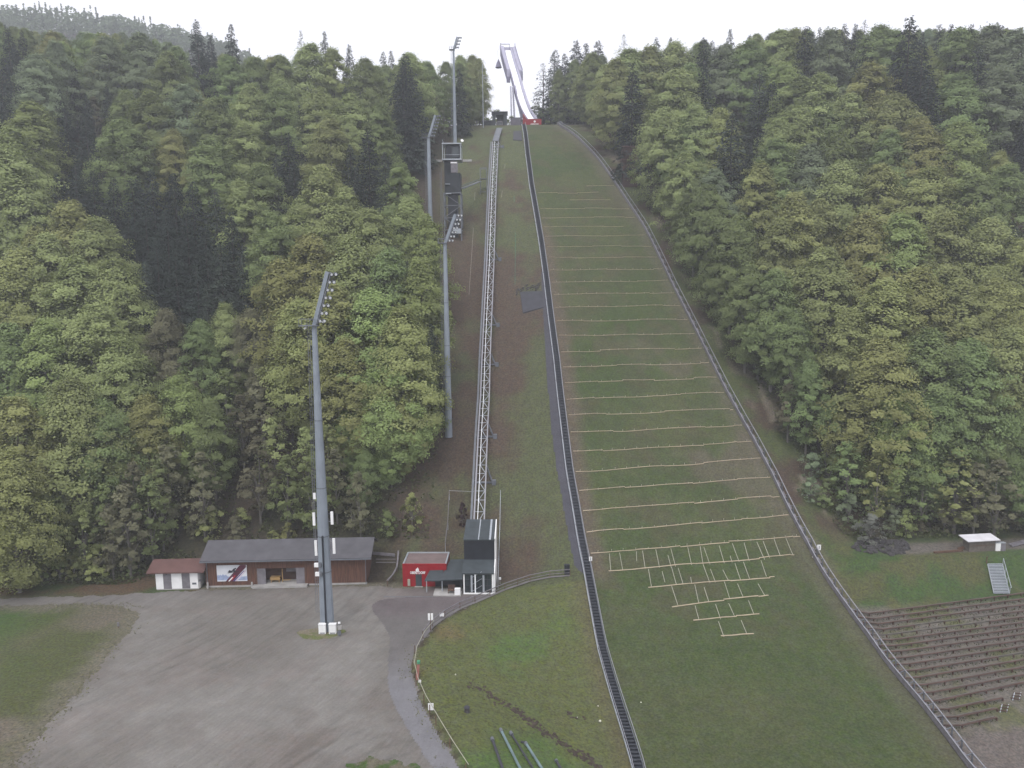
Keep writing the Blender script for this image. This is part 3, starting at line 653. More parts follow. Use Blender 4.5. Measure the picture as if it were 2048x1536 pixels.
mb = MB(); Fb.box(mb, 9.7, 11.2, .5, 1.3, .75, 1.2); mb.build('tray', M_yellow, wb); mb = MB(); [Fb.box(mb, u, u+.1, v, v+.1, .34, .76) for u in (9.8, 11.0) for v in (.55, 1.15)]; mb.build('stand', M_yellow, wb)
mb = MB(); Fb.box(mb, 11.5, 11.62, .7, .82, .34, 2.5); Fb.box(mb, 11.62, 12.8, .7, .82, .6, .7); mb.build('frame', M_yellow, thing('timber_trestle', Fb(11.5,.7,.34)[:], 'thin yellow timber trestle beside the cart in the barn bay', 'trestle'))
# poster
po = thing('poster', Fb(2.0,-.06,.9)[:], 'large poster of a ski jumper over snowy peaks on the barn wall', 'poster')
pu0, pu1, pz0, pz1 = 1.75, 6.35, .95, 3.55
def poly(pts, off, name, m, par=po): mb = MB(); mb.add([Fb(pu0 + (pu1-pu0)*x, -off, pz0 + (pz1-pz0)*y) for x, y in pts], [tuple(range(len(pts)))]); return mb.build(name, m, par)
mb = MB(); Fb.box(mb, pu0, pu1, -.055, -.004, pz0, pz1); mb.build('panel', mat('poster_sky', (.62,.64,.68), .5, .08, .6), po)
poly([(0,.08),(0,.36),(.04,.42),(.07,.36),(.11,.44),(.15,.36),(.2,.46),(.24,.38),(.3,.42),(.36,.3),(.5,.32),(.6,.26),(1,.3),(1,.05)], .060, 'peaks', mat('poster_peaks', (.30,.36,.52), .5, .2, 2))
poly([(.28,0),(.52,0),(.98,.86),(.98,1),(.78,1)], .063, 'dark_red_band', mat('poster_band', (.09,.02,.04), .5, .2, 1))
poly([(.36,0),(.41,0),(.54,.26),(.50,.26)], .066, 'white_stripe', M_white); poly([(.58,0),(.66,0),(.98,.62),(.98,.75)], .066, 'pale_stripe', mat('poster_stripe', (.55,.5,.56), .5, .1, 1))
poly([(.52,0),(.58,0),(.96,.62),(.90,.66)], .065, 'blue_stripe', mat('poster_blue', (.07,.06,.2), .5, .1, 1)); poly([(.45,.06),(.5,.1),(.62,.36),(.58,.36)], .068, 'red_stripe', mat('poster_red', (.5,.03,.05), .5, .1, 1))
poly([(.36,.56),(.42,.70),(.50,.66),(.56,.78),(.64,.84),(.66,.78),(.60,.70),(.64,.62),(.70,.58),(.60,.56),(.54,.60),(.46,.54)], .070, 'jumper_figure', mat('poster_dark', (.03,.03,.045), .5, .1, 1))
poly([(.36,.50),(.76,.60),(.76,.63),(.36,.53)], .072, 'ski', M_black)
pt_ = Fb(-1.0,-.15,0); hy = thing('waste_bin', pt_[:], 'narrow pale waste bin standing between the toilet hut and the barn', 'bin')
MB().box(pt_+V(0,0,.65), (.55,.5,1.0)).build('body', M_conc, hy); MB().box(pt_+V(0,0,1.2), (.6,.55,.08)).build('lid', M_steeldark, hy)
bp_ = Fb(.35,-.35,0); bo = thing('concrete_bollard', bp_[:], 'small pale bollard at the left end of the barn plinth', 'bollard'); MB().tube(bp_, bp_+V(0,0,.85), .2, .15).build('shaft', M_conc, bo); MB().tube(bp_+V(0,0,.85), bp_+V(0,0,1.0), .17, .08).build('cap', M_conc, bo)
bp_ = Fb(7.15,-.4,0); bo = thing('concrete_bollard', bp_[:], 'small pale bollard left of the step into the barn bay', 'bollard'); MB().tube(bp_, bp_+V(0,0,.75), .2, .15).build('shaft', M_conc, bo); MB().tube(bp_+V(0,0,.75), bp_+V(0,0,.9), .17, .08).build('cap', M_conc, bo)
# toilet hut
h0, h1 = hit(313,1180,flat), hit(397,1178,flat); Fh = Frame(h0, h1, 0); Lw = Fh.L; hz = at_y(350,1144,h0[1])[2] + .1
th_ = thing('toilet_hut', h0, 'low white hut with reddish brown roof left of the barn', 'hut')
mb = MB(); Fh.box(mb, 0, Lw, 0, 3.6, .12, hz); mb.build('wall', M_white, th_)
mb = MB(); Fh.box(mb, .05, Lw+.1, -.05, 3.5, -.02, .14); mb.build('base', M_conc, th_)
mb = MB(); Fh.slab(mb, -1.1, Lw+1.2, -.6, hz+.02, 2.2, hz+1.15, .18); Fh.slab(mb, -1.1, Lw+1.2, 4.6, hz+.0, 2.21, hz+1.15, .18); mb.build('roof', M_roofred, th_)
for i, k in enumerate((.18, .62)):
    mb = MB(); Fh.box(mb, Lw*k, Lw*(k+.19), -.04, .02, .16, hz-.15); mb.build('grey_door', M_plank, th_)
mb = MB(); Fh.box(mb, Lw*.86, Lw*.96, -.03, .01, .75, 1.05); mb.build('vent', M_steeldark, th_)
mb = MB(); Fh.box(mb, Lw*.25, Lw*.28, -.07, -.04, hz-.5, hz-.3); mb.build('door_sign', M_black, th_)

# ------------------------------------------------------------------ floodlight masts
def mast(base, Hm, r0, r1, label, lean=.29, hl=7.0, pairs=7, tray=False, detail=True, plat=1.4, seg=10, dirx=1, lens=.17, arm2=True):
    base = V(base); t = thing('floodlight_mast', base[:], label, 'floodlight mast', 'grey floodlight masts')
    top = base + V(0,0,Hm)
    mb = MB(); n = 4
    for k in range(n):
        a, b = k/n, (k+1)/n; mb.tube(base.lerp(top, a), base.lerp(top, b), r0+(r1-r0)*a, r0+(r1-r0)*b, 12, cap=(k == n-1))
    mb.build('pole', M_mast, t, smooth_=False)
    mb = MB(); mb.box(top + V(-plat*.45*dirx,0,.05), (plat*1.6, 1.3, .12))
    for y in (-.62, .62):
        mb.bar(top + V(-plat*1.2*dirx,y,.9), top + V(plat*.2*dirx,y,.9), .05)
        for x in (-1.2, -.5, .2): mb.bar(top + V(plat*x*dirx,y,.1), top + V(plat*x*dirx,y,.95), .05)
    mb.build('platform', M_steeldark, t)
    ht = top + V(lean*hl*dirx, 0, hl)
    mb = MB(); mb.bar(top, ht, .42, .5); mb.build('head_beam', M_mast, t)
    mb = MB(); mb.bar(top + V(.45*dirx,.1,.3), ht + V(.45*dirx,.1,-.1), .55, .12); 
    for k in range(pairs):
        p = top.lerp(ht, (k+.6)/pairs); mb.bar(p, p + V(1.15*dirx,0,.12), .07)
    fr = mb.build('lamp_frame', M_steeldark, t)
    for k in range(pairs):
        for j in (0, 1):
            p = top.lerp(ht, (k+.6)/pairs) + V((.62 + .55*j)*dirx, -.18, .1)
            d = V(.5*dirx, -.75, -.35).normalized()
            lb = MB().tube(p - d*.3, p + d*.16, .13, .27, 8).build('lamp', M_steeldark, t)
            MB().tube(p + d*.162, p + d*.20, lens, lens, 8).build('lens', M_lens if detail else M_steel, lb)
    mb = MB(); lx = -(r0 + .25)*dirx
    a, b = base + V(-(r0+.3), -.1, 2.5), top + V(-(r1+.35), -.1, 0)
    mb.bar(a + V(-.14,0,0), b + V(-.14,0,0), .05); mb.bar(a + V(.14,0,0), b + V(.14,0,0), .05)
    nr = int(Hm/.45)
    for k in range(nr): p = a.lerp(b, k/nr); mb.bar(p + V(-.14,0,0), p + V(.14,0,0), .035)
    for k in range(0, nr, 10): p = a.lerp(b, k/nr); mb.bar(p, p + V(.4,.1,0), .05)
    mb.build('ladder', M_steeldark, t)
    if detail:
        for k in (.2, .32, .48, .7): p = base.lerp(top, k); MB().tube(p, p + V(0,0,.12), (r0+(r1-r0)*k)*1.05, None, 12).build('flange', M_steeldark, t)
    return t, base, top
m1b = V(hit(655,1258,flat)); z1 = at_y(630,652,m1b.y)[2]; m1x = at_y(630,652,m1b.y)[0]
mt, base, top = mast(m1b, z1, .98, .33, 'tallest nearest floodlight mast rising from the car park', hl=6.9, plat=1.5)
# antennas & tray on the mast
mb = MB(); mb.bar(base + V(.12,-1.02,.2), base + V(.1,-.93,13.5), .34, .16); mb.build('cable_tray', M_black, mt)
def on_mast(px, py, dy=-.3): return V(at_y(px, py, m1b.y + dy))
for px, py, h in ((628,1038,1.75),(664,1036,1.75),(632,1096,2.1),(668,1092,2.1),(629,992,.8)):
    p = on_mast(px, py); mb = MB().box(p, (.34,.2,h)); mb.build('antenna', M_white, mt)
    c = V(m1b.x, m1b.y, p.z); mb = MB(); mb.bar(p + V(0,.1,h*.3), c + V(0,0,h*.3), .07); mb.bar(p + V(0,.1,-h*.3), c + V(0,0,-h*.3), .07); mb.build('bracket', M_steeldark, mt)
for px, py in ((633,1130),(635,1148)):
    p = on_mast(px, py, -.9); MB().box(p, (.55,.35,.5)).build('radio_box', M_white, mt); MB().box(p + V(.45,0,0), (.35,.3,.6)).build('radio_unit', M_steeldark, mt)
for px, py in ((608,658),(645,645)):
    p = on_mast(px, py, -.2); MB().tube(p, p + V(.35,0,.25), .13, .16).build('camera_housing', M_white, mt)
for (px, w_, lab) in ((644.5,.95,'white equipment cabinet at left foot of the big mast, dark slot at its bottom'),(665,.95,'plain white equipment cabinet at right foot of the big mast')):
    p = V(hit(px,1269,flat)); cb = thing('equipment_cabinet', p[:], lab, 'cabinet')
    MB().box(p + V(0,.25,.72), (w_,.5,1.3)).build('body', M_white, cb); MB().box(p + V(0,.25,1.4), (w_+.06,.58,.06)).build('lid', M_white, cb)
    MB().box(p + V(0,-.01,.2), (w_*.7,.02,.12)).build('slot', M_steeldark, cb)
p = V(hit(679,1272,flat)); ms = thing('meter_stand', p[:], 'small cluttered meter stand on the grass beside the white cabinets', 'meter stand')
MB().box(p + V(0,0,.85), (.14,.14,1.7)).build('post', M_steeldark, ms); MB().box(p + V(.1,-.1,1.25), (.5,.25,.55)).build('meter_box', M_conc, ms); MB().box(p + V(.05,-.1,1.9), (.3,.2,.22)).build('white_head', M_white, ms); MB().box(p + V(0,-.1,.5), (.45,.3,.5)).build('lower_box', M_steeldark, ms)
# other masts
def mast_px(bx, by, Y, tx, ty, *a, **k):
    t = V(at_y(tx, ty, Y)); g = float(H(t.x, Y)); return mast((t.x, Y, g), t.z - g, *a, **k)
mast_px(0,0,139, 890,487, .70,.34, 'floodlight mast standing at the forest edge left of the lift track', hl=5.2, lean=.38, plat=1.0, lens=.17)
mast_px(0,0,186, 857,276, .62,.40, 'floodlight mast between judges tower and forest, lower half hidden', hl=5.2, lean=.33, plat=1.2, detail=False)
mast_px(0,0,231, 907,100, .60,.28, 'highest floodlight mast, rising above the judges tower against the sky', hl=3.6, lean=.32, plat=1.0, pairs=4, detail=False)
p = V(at_y(965,130,262)); g_ = float(H(p.x,262)); pl = thing('flag_pole', (p.x,262,g_), 'very thin plain pole at the forest edge left of the top station', 'pole'); MB().tube((p.x,262,g_), p, .16, .09).build('pole', M_steel, pl); MB().tube(p, p+V(0,0,.3), .12, .04).build('tip', M_steel, pl)
# ------------------------------------------------------------------ judges tower
jb = V(hit(905,484,H)); Yj = jb.y + .5
def J(px, py, dy=0): return V(at_y(px, py, Yj + dy))
xa, xb = J(888,400).x, J(922,400).x; zt = J(905,288).z; zc1, zc2, zc3 = J(905,318).z, J(905,346).z, J(905,385).z; zb = jb.z - 1.5
jt = thing('judges_tower', (jb.x, Yj, jb.z), 'tall dark judges tower with glazed cabin on top and open frame below', 'tower')
W, D = xb - xa, 4.5; xm = (xa+xb)/2; ym = Yj + D/2
mb = MB()
for x in (xa, xb):
    for y in (Yj, Yj+D): mb.bar((x,y,zb), (x,y,zc3), .28)
zz = zb + 1.5; k = 0
while zz < zc3:
    for y in (Yj, Yj+D): mb.bar((xa,y,zz), (xb,y,zz), .18); mb.bar(((xa,xb)[k%2],y,zz), ((xb,xa)[k%2],y,min(zc3,zz+3)), .15)
    for x in (xa, xb): mb.bar((x,Yj,zz), (x,Yj+D,zz), .16); mb.bar((x,Yj,zz), (x,Yj+D,min(zc3,zz+3)), .12)
    zz += 3; k += 1
mb.build('steel_frame', M_steeldark, jt)
mb = MB(); mb.box((xm+.2, ym, (zc2+zc3)/2), (W-.5, D, zc2-zc3)); mb.box((xm-.5, ym+.6, (zc1+zc3)/2), (W-1.2, D-1.4, zc1-zc3)); mb.build('dark_cladding', mat('tower_dark', (.022,.027,.032), .6, .25, .6), jt)
MB().box((xm, ym+.3, (zb+zc3)/2), (W-1.8, D-1.6, zc3-zb)).build('dark_core', M_black, jt)  # solid dark block filling the inside of the open frame
mb = MB(); mb.box((xm, ym, zc1-.12), (W+.5, D+1, .25)); mb.box((xm, ym, zt+.08), (W+.5, D+1, .22)); mb.build('deck', M_steel, jt)
mb = MB(); mb.box((xm+.2, ym+.4, (zc1+zt)/2), (W-.7, D-.8, zt-zc1-.4)); cab = mb.build('cabin', M_black, jt)
MB().box((xm+.9, Yj-.05+.4, (zc1+zt)/2), (W-2.6, .06, zt-zc1-1.2)).build('window', M_glass, cab)
mb = MB()
for x in (xa-.1, xb+.1):
    for y in (Yj-.3, Yj+D+.3): mb.bar((x,y,zc1), (x,y,zt), .16)
mb.bar((xa,Yj-.3,zc1+1), (xb,Yj-.3,zc1+1), .06); mb.bar((xa-.1,Yj-.3,zt+1.0), (xa-.1,Yj+D,zt+1.0), .06); mb.bar((xa-.1,Yj-.3,zt), (xa-.1,Yj-.3,zt+1.0), .06); mb.build('cabin_frame', M_steel, jt)
mb = MB(); mb.box((xm+.6, Yj-.1, zc2+1.3), (1.7,.1,2.4)); mb.build('white_window', M_plank, jt); MB().box((xm+.5, Yj-.2, zc1-.9), (1.6,.1,.35)).build('white_board', M_white, jt)
mb = MB(); mb.box((xa+1.0, Yj-.3, zc3+2.0), (1.2,.8,.12)); mb.box((xa+1.2, Yj-.3, zc3-.3), (1.3,1.0,.15)); mb.box((xm+1,Yj-.2,zb+4.2),(2,.6,1.2)); mb.build('side_landing', M_steel, jt)
mb = MB(); mb.bar((xa-.5,Yj,zb+3), (xa-.5,Yj,zc1-2), .12); mb.bar((xa-.9,Yj+.5,zb+3), (xa-.9,Yj+.5,zc1-3), .1); mb.build('cable_duct', M_steeldark, jt)
p = J(923,281); dm = thing('satellite_dish', (p.x, Yj+1, zt+.2), 'small white dish on the roof corner of the judges tower', 'dish'); MB().bar((p.x,Yj+1,zt+.2),(p.x,Yj+1,p.z),.07).build('stand', M_steel, dm); MB().tube(V(p.x,Yj+1,p.z), V(p.x+.1,Yj+.75,p.z+.15), .15,.4,12).build('bowl', M_white, dm)
# gangway and small frame tower
ft = hit(967,388,H); Yt = ft[1]
a, b = V(at_y(960,336,Yt)), V(at_y(973,336,Yt)); c, d_ = V(at_y(959,386,Yt)), V(at_y(973,386,Yt))
fw = thing('frame_tower', ft, 'small open steel frame standing beside the lift track at the gangway end', 'frame')
mb = MB()
for y in (0, 1.8):
    for x in (a.x, b.x): mb.bar((x,Yt+y,c.z-1.8), (x,Yt+y,a.z), .12)
    for z in (a.z, a.z-2.8, c.z+.3): mb.bar((a.x,Yt+y,z), (b.x,Yt+y,z), .14)
mb.build('steel_frame', M_steeldark, fw); MB().box(((a.x+b.x)/2, Yt+.9, a.z-2.8), (b.x-a.x, 1.8, .15)).build('deck', M_steeldark, fw)
g0_, g1_ = V(xb+.2, Yj+1, J(926,376).z), V(a.x-.1, Yt+.9, at_y(959,363,Yt+.9)[2])
gw = thing('gangway', g0_[:], 'sloping footbridge from the judges tower to the small steel frame', 'footbridge'); MB().bar(g0_, g1_, 1.0, .18).build('deck', M_steeldark, gw)
for s_ in (-.5, .5): MB().bar(g0_+V(0,s_,.6), g1_+V(0,s_,.6), .05, .08).build('handrail', M_steeldark, gw)
# white low wall behind tower
for (x0, x1, lab) in ((872,884,'left piece of low white boards behind the judges tower'),(925,944,'right piece of low white boards behind the judges tower')):
    Yw = 226; a, b = V(at_y(x0,320,Yw)), V(at_y(x1,320,Yw)); a.z = float(H(a.x,Yw)); b.z = float(H(b.x,Yw))
    w_ = thing('white_barrier', a[:], lab, 'barrier'); mb = MB(); mb.bar(a+V(0,0,.5), b+V(0,0,.5), .12, .6); mb.build('board_panel', M_conc, w_); MB().bar(a+V(0,0,-.4), a+V(0,0,1.1), .12).build('post', M_wood, w_)

# ------------------------------------------------------------------ mountain station
Ys = 276
def S(px, py, dy=0): return V(at_y(px, py, Ys + dy))
a, b = S(985,262), S(1014,262); gz = float(H(a.x, Ys)) - 1; zt_ = S(1000,225).z
ts = thing('top_station', (a.x, Ys, gz), 'dark lift mountain station at the foot of the inrun tower', 'lift station')
mb = MB(); L_ = b.x - a.x
mb.box((a.x+.55, Ys+2.5, (gz+zt_)/2), (1.1,5,zt_-gz)); mb.box((b.x-.6, Ys+2.5, (gz+zt_)/2), (1.2,5,zt_-gz)); mb.box(((a.x+b.x)/2, Ys+2.5, zt_-.4), (L_-2.32,5,.8)); mb.box(((a.x+b.x)/2+.3, Ys+4.5, (gz+zt_)/2), (L_-2.34,.3,zt_-gz-1)); mb.build('wall', M_slate, ts)
MB().box(((a.x+b.x)/2, Ys+2.4, zt_+.14), (L_+.6,6,.25)).build('roof', M_black, ts)
p = S(1000,248, -1); mb = MB(); mb.box((p.x, Ys-.3, p.z), (1.9,.4,2.2)); mb.build('waiting_cabin', M_plank, ts); MB().box((p.x,Ys-.52,p.z+.3), (1.5,.05,.9)).build('window', M_glass, ts)
a2 = S(964,256,2); al = thing('low_shed', (a2.x, Ys+2, float(H(a2.x,Ys+2))), 'low dark shed left of the mountain station', 'shed'); c = S(975,247,2)
MB().box((c.x, Ys+4, c.z-.8), (3.8,3,3.2)).build('wall', M_slate, al); MB().box((c.x, Ys+4, c.z+.95), (4.3,3.8,.2)).build('roof', M_black, al)
# ------------------------------------------------------------------ inrun tower
prof = [(1063,241,289.5),(1055,229,296.5),(1047,212,307),(1038.5,185,322.5),(1030,153,340),(1021.5,125,355.5),(1015,100.5,368)]
ip = [V(at_y(x, y, Y)) for x, y, Y in prof]
def crv(pts, n=6):
    out = []
    for i in range(len(pts)-1):
        p0, p1, p2, p3 = pts[max(i-1,0)], pts[i], pts[i+1], pts[min(i+2,len(pts)-1)]
        for k in range(n):
            t = k/n; out.append(.5*((2*p1)+(p2-p0)*t+(2*p0-5*p1+4*p2-p3)*t*t+(3*p1-p0-3*p2+p3)*t**3))
    return out + [pts[-1]]
ic = crv(ip)
def ribbon(mb, pts, x0, x1, z0, z1):   # box swept along pts with offsets in x and z
    vs, fs = [], []
    for p in pts: vs += [p+V(x0,0,z0), p+V(x1,0,z0), p+V(x1,0,z1), p+V(x0,0,z1)]
    for i in range(len(pts)-1):
        a = i*4; fs += [(a,a+1,a+5,a+4),(a+1,a+2,a+6,a+5),(a+2,a+3,a+7,a+6),(a+3,a,a+4,a+7)]
    n = len(vs)-4; fs += [(3,2,1,0),(n,n+1,n+2,n+3)]; return mb.add(vs, fs)
it = thing('inrun_tower', (ip[1].x, ip[1].y, 102.5), 'leaning inrun tower with track painted sky-glare white curving down to the red table', 'ski jump tower')
MB_ = lambda: MB()
ribbon(MB(), ic, -1.35, 1.35, -.3, 0).build('track', M_track_glare, it)
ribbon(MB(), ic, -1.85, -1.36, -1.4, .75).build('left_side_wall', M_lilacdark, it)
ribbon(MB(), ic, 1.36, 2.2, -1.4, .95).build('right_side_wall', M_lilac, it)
low = ic[8:]; ribbon(MB(), low, -1.34, 1.34, -2.6, -.31).build('concrete_beam', M_lilac, it)
k0 = min(range(len(ic)), key=lambda i: abs(project(ic[i])[1]-146)); up = ic[k0:]
ribbon(MB(), up, -3.3, -1.87, -2.2, 2.0).build('left_gallery', M_lilac, it)
ribbon(MB(), up, 2.22, 3.6, -3.2, 1.6).build('right_gallery', M_lilac, it)
ribbon(MB(), up, 3.45, 3.75, 1.62, 1.9).build('gallery_edge', M_lilacdark, it)
ribbon(MB(), up, -3.45, -3.31, -2.2, 2.2).build('gallery_edge', M_lilacdark, it)
e = up[0]; MB().box(e+V(-2.6,-.25,-2.4), (1.6,.6,2.4)).build('gallery_foot', M_lilacdark, it); MB().box(e+V(3.5,-.3,-.8), (.5,.6,3.6)).build('gallery_foot', M_lilacdark, it)
e = up[-1]; mb = MB(); mb.bar(e+V(-3.2,0,2.7), e+V(1.0,0,2.7), .25); mb.bar(e+V(-3.2,0,1.8), e+V(-3.2,0,3.2), .3); mb.bar(e+V(3.5,0,1.6), e+V(3.5,0,3.0), .3); mb.bar(e+V(.95,0,0), e+V(.95,0,2.7), .2); mb.build('top_portal', M_lilacdark, it)
MB().box(e+V(0,2.6,-.2), (6.6,5,3.2)).build('top_platform', M_lilac, it)
# support fins
pa = V(at_y(1024,180,326)); gz_ = float(H(pa.x, 320)) - 2
mid1 = ic[len(ic)//2 - 3]; 
mb = MB(); s0, s1 = V(pa.x+.2, 325, pa.z+1), V(at_y(1030,236,318)); s1.z = gz_
for dx in (-1.2, .3): mb.bar(s0 + V(dx*.6,0,0), s1 + V(dx,0,0), .5, 1.2)
mb.bar(s0 + V(1,0,0), V(at_y(1043,236,312)), .5, 1.4); mb.build('support_leg', M_lilac, it)
gc = ic[3]; mb = MB(); mb.box((gc.x-3.2, gc.y+3, 104), (5.5,8,5)); mb.build('base_block', M_slate, it)
p = at_y(1031,248,292); mb = MB(); mb.box((p[0], 291, p[2]-1), (3.8,4,5.5)); mb.build('base_block', mat('base_grey', (.13,.12,.15), .8), it)
# hanging bell-shaped box
c = V(at_y(997,127,366)); hb = thing('hanging_cabin', c[:], 'small dark bell-shaped box hanging on a thin cable left of the tower top', 'hanging box')
MB().tube(c+V(0,0,-1.9), c+V(0,0,.6), 1.55, .75, 8).build('body', M_lilacdark, hb); MB().tube(c+V(0,0,.6), c+V(0,0,1.9), .7, .1, 8).build('hood', M_lilacdark, hb); q = V(at_y(995,104,366)); MB().tube(c+V(0,0,1.9), q, .05, .05, 5).build('cable', M_steel, hb); MB().bar(q, e+V(-3.3,-1.5,2), .1).build('jib', M_lilac, hb)
# red table
Yt_ = 286.5; a, b = V(at_y(1046,252,Yt_)), V(at_y(1083,252,Yt_)); zt2 = at_y(1066,238,Yt_)[2]; zb2 = float(H((a.x+b.x)/2, Yt_)) - .5
rt_ = thing('take_off_table', ((a.x+b.x)/2, Yt_, zb2), 'red take-off table box with white emblem and lettering under the inrun track', 'take-off table')
mb = MB(); mb.box(((a.x+b.x)/2, Yt_+2, (zt2+zb2)/2), (b.x-a.x, 4, zt2-zb2)); mb.build('red_front', M_red, rt_)
w2 = (b.x-a.x); cx_ = a.x + w2*.63
ribbon(MB(), ic[:6], -2.1, -1.87, -1.4, .8).build('red_side', M_red, rt_)
text_mesh('OBERSTDORF', 'lettering', (cx_, Yt_, zt2-2.0), (1,0,0), (0,0,1), .62, M_white, rt_, .03, wide=w2*.44)
mb = MB(); disc(mb, (cx_, Yt_, zt2-.9), (1,0,0), (0,0,1), .4); mb.build('emblem', M_white, rt_)
MB().box(((a.x+b.x)/2+w2*.15, Yt_+2, zt2+.04), (w2*.62,3.8,.06)).build('table_top', M_plank, rt_)

# ------------------------------------------------------------------ railing along the path and bank
RP = [(1140,1152),(1100,1155),(1060,1163),(1010,1180),(980,1193),(950,1206),(920,1218),(890,1235),(865,1254),(846,1277),(830,1307),(825,1340),(832,1372),(848,1407),(872,1451),(900,1497),(932,1548)]
rp = resample([V(hit(x, y, H)) for x, y in RP], 2.2)
rl = thing('path_railing', rp[0][:], 'long curved railing with dark posts along the asphalt path', 'railing')
for i, p in enumerate(rp): MB().bar(p + V(0,0,-.1), p + V(0,0,1.1), .09).build('post', M_wood, rl)
nsp = int(len(rp)*.62)
MB().path([p + V(0,0,1.08) for p in rp[:nsp]], .11, .1).build('top_rail', M_plank, rl); MB().path([p + V(0,0,.55) for p in rp[:nsp]], .07, .07).build('middle_rail', M_plank, rl)
MB().path([p + V(.25,0,1.0+.06*math.sin(i*2.1)) for i, p in enumerate(rp[nsp-2:])], .055, .055).build('yellow_pole_rail', M_strap, rl)
MB().path([p + V(0,0,.1) for p in rp[:nsp]], .5, .04).build('kerb', M_pave, rl)
def sign2(px, py, top, lab):
    b = V(hit(px, py, H)); t = V(at_y(px, top, b.y)); o = thing('twin_sign', b[:], lab, 'sign'); MB().bar(b, t, .1).build('post', M_wood, o)
    for dx in (-.2, .2): MB().box(t + V(dx,-.1,-.35), (.3,.06,.95)).build('panel', M_white, o)
sign2(861, 1262, 1228, 'post with two narrow white panels beside the curving path')
def small_sign(px, py, lab, w_=.5, h_=.6, zz=.9, m=M_white, name='small_sign'):
    b = V(hit(px, py, H)); o = thing(name, b[:], lab, 'sign'); MB().bar(b, b+V(0,0,zz+h_), .07).build('post', M_steeldark, o); pn = MB().box(b+V(0,-.08,zz+h_/2), (w_,.05,h_)).build('panel', m, o); return o, b, pn
small_sign(884, 1239, 'small white plate hung on the path railing near the twin sign', .6,.5,.5)
small_sign(862, 1421, 'small tilted white plate on the railing at the lower path bend', .6,.8,.1)
small_sign(840, 1372, 'tiny white plate beside the red-brown board on the path railing', .3,.3,.5)
o_, b_, pn = small_sign(1181, 1130, 'white number plate fixed on the staircase rail beside the long lath row', .5,.7,.7); MB().box(b_+V(0,-.12,1.1), (.08,.02,.4)).build('numeral', M_black, o_)
o_, b_, pn = small_sign(1637, 1108, 'white number plate fixed on the board fence', .6,.9,.7); MB().box(b_+V(0,-.12,1.15), (.1,.02,.5)).build('numeral', M_black, o_)
b = V(hit(834,1360,H)); o = thing('marker_board', b[:], 'narrow red-brown board with green cap leaning on the path railing', 'board'); MB().bar(b, b+V(.1,.9,1.6), .35, .06).build('board', mat('board_red', (.22,.09,.075), .8), o); MB().box(b+V(.12,.95,1.75), (.35,.35,.35)).build('cap', mat('cap_green', (.08,.28,.16), .7), o)
b = V(hit(237,1256,H)); o = thing('marker_post', b[:], 'lone small white marker post at the meadow edge of the car park', 'post'); MB().box(b+V(0,0,.55), (.22,.15,.55)).build('head', M_plank, o); MB().bar(b, b+V(0,0,.4), .08).build('stake', M_wood, o)
b = V(hit(1134,1149,H)); o = thing('dark_bin', b[:], 'upright dark box at the upper end of the path railing', 'box'); MB().box(b+V(0,.2,.75), (.8,.6,1.45)).build('body', M_black, o); MB().box(b+V(0,.2,1.5), (.85,.66,.08)).build('lid', M_black, o)
b = V(hit(1000,1168,H)); o = thing('control_box', b[:], 'small white box on a post right of the black lift station', 'box'); MB().box(b+V(0,0,.9), (.35,.25,.3)).build('box_body', M_white, o); MB().bar(b, b+V(0,0,.8), .06).build('post', M_steel, o)
b = V(hit(934,1424,H)); o = thing('lawn_hydrant', b[:], 'dark round hydrant stub standing alone in the sunken lawn', 'hydrant'); MB().tube(b, b+V(0,0,.55), .32, .28, 10).build('body', M_stone, o); MB().tube(b+V(0,0,.55), b+V(0,0,.7), .36, .2, 10).build('cap', M_tarp, o)
# pipes lying on the lawn
PIPES = [((984,1480),(1012,1560),'leftmost long dark pipe lying on the sunken lawn'),((1001,1462),(1050,1560),'longest pipe on the lawn, second from the left'),((1021,1468),(1078,1560),'thin pipe between its two longer neighbours on the lawn'),((1051,1489),(1096,1560),'greenish pipe with a dark stub at its upper end'),((1112,1524),(1135,1565),'short pipe at the bottom edge, apart on the right of the others')]
for i, (p, q, lab) in enumerate(PIPES):
    a, b = V(hit(*p, H)), V(hit(*q, H)); o = thing('lawn_pipe', a[:], lab, 'pipe', 'pipes lying on the sunken lawn')
    MB().tube(a+V(0,0,.22), b+V(0,0,.22), .15 if i != 2 else .11, None, 8).build('pipe', M_pipe if i in (3,1) else M_tarp, o)
    MB().tube(a+V(0,0,.22), a.lerp(b,.06)+V(0,0,.22), .2, .2, 8).build('end_collar', M_steeldark, o)
    if i == 3: MB().tube(a+V(0,0,.25), a+V(-.5,.1,.25), .12, .12, 8).build('stub', M_tarp, o)
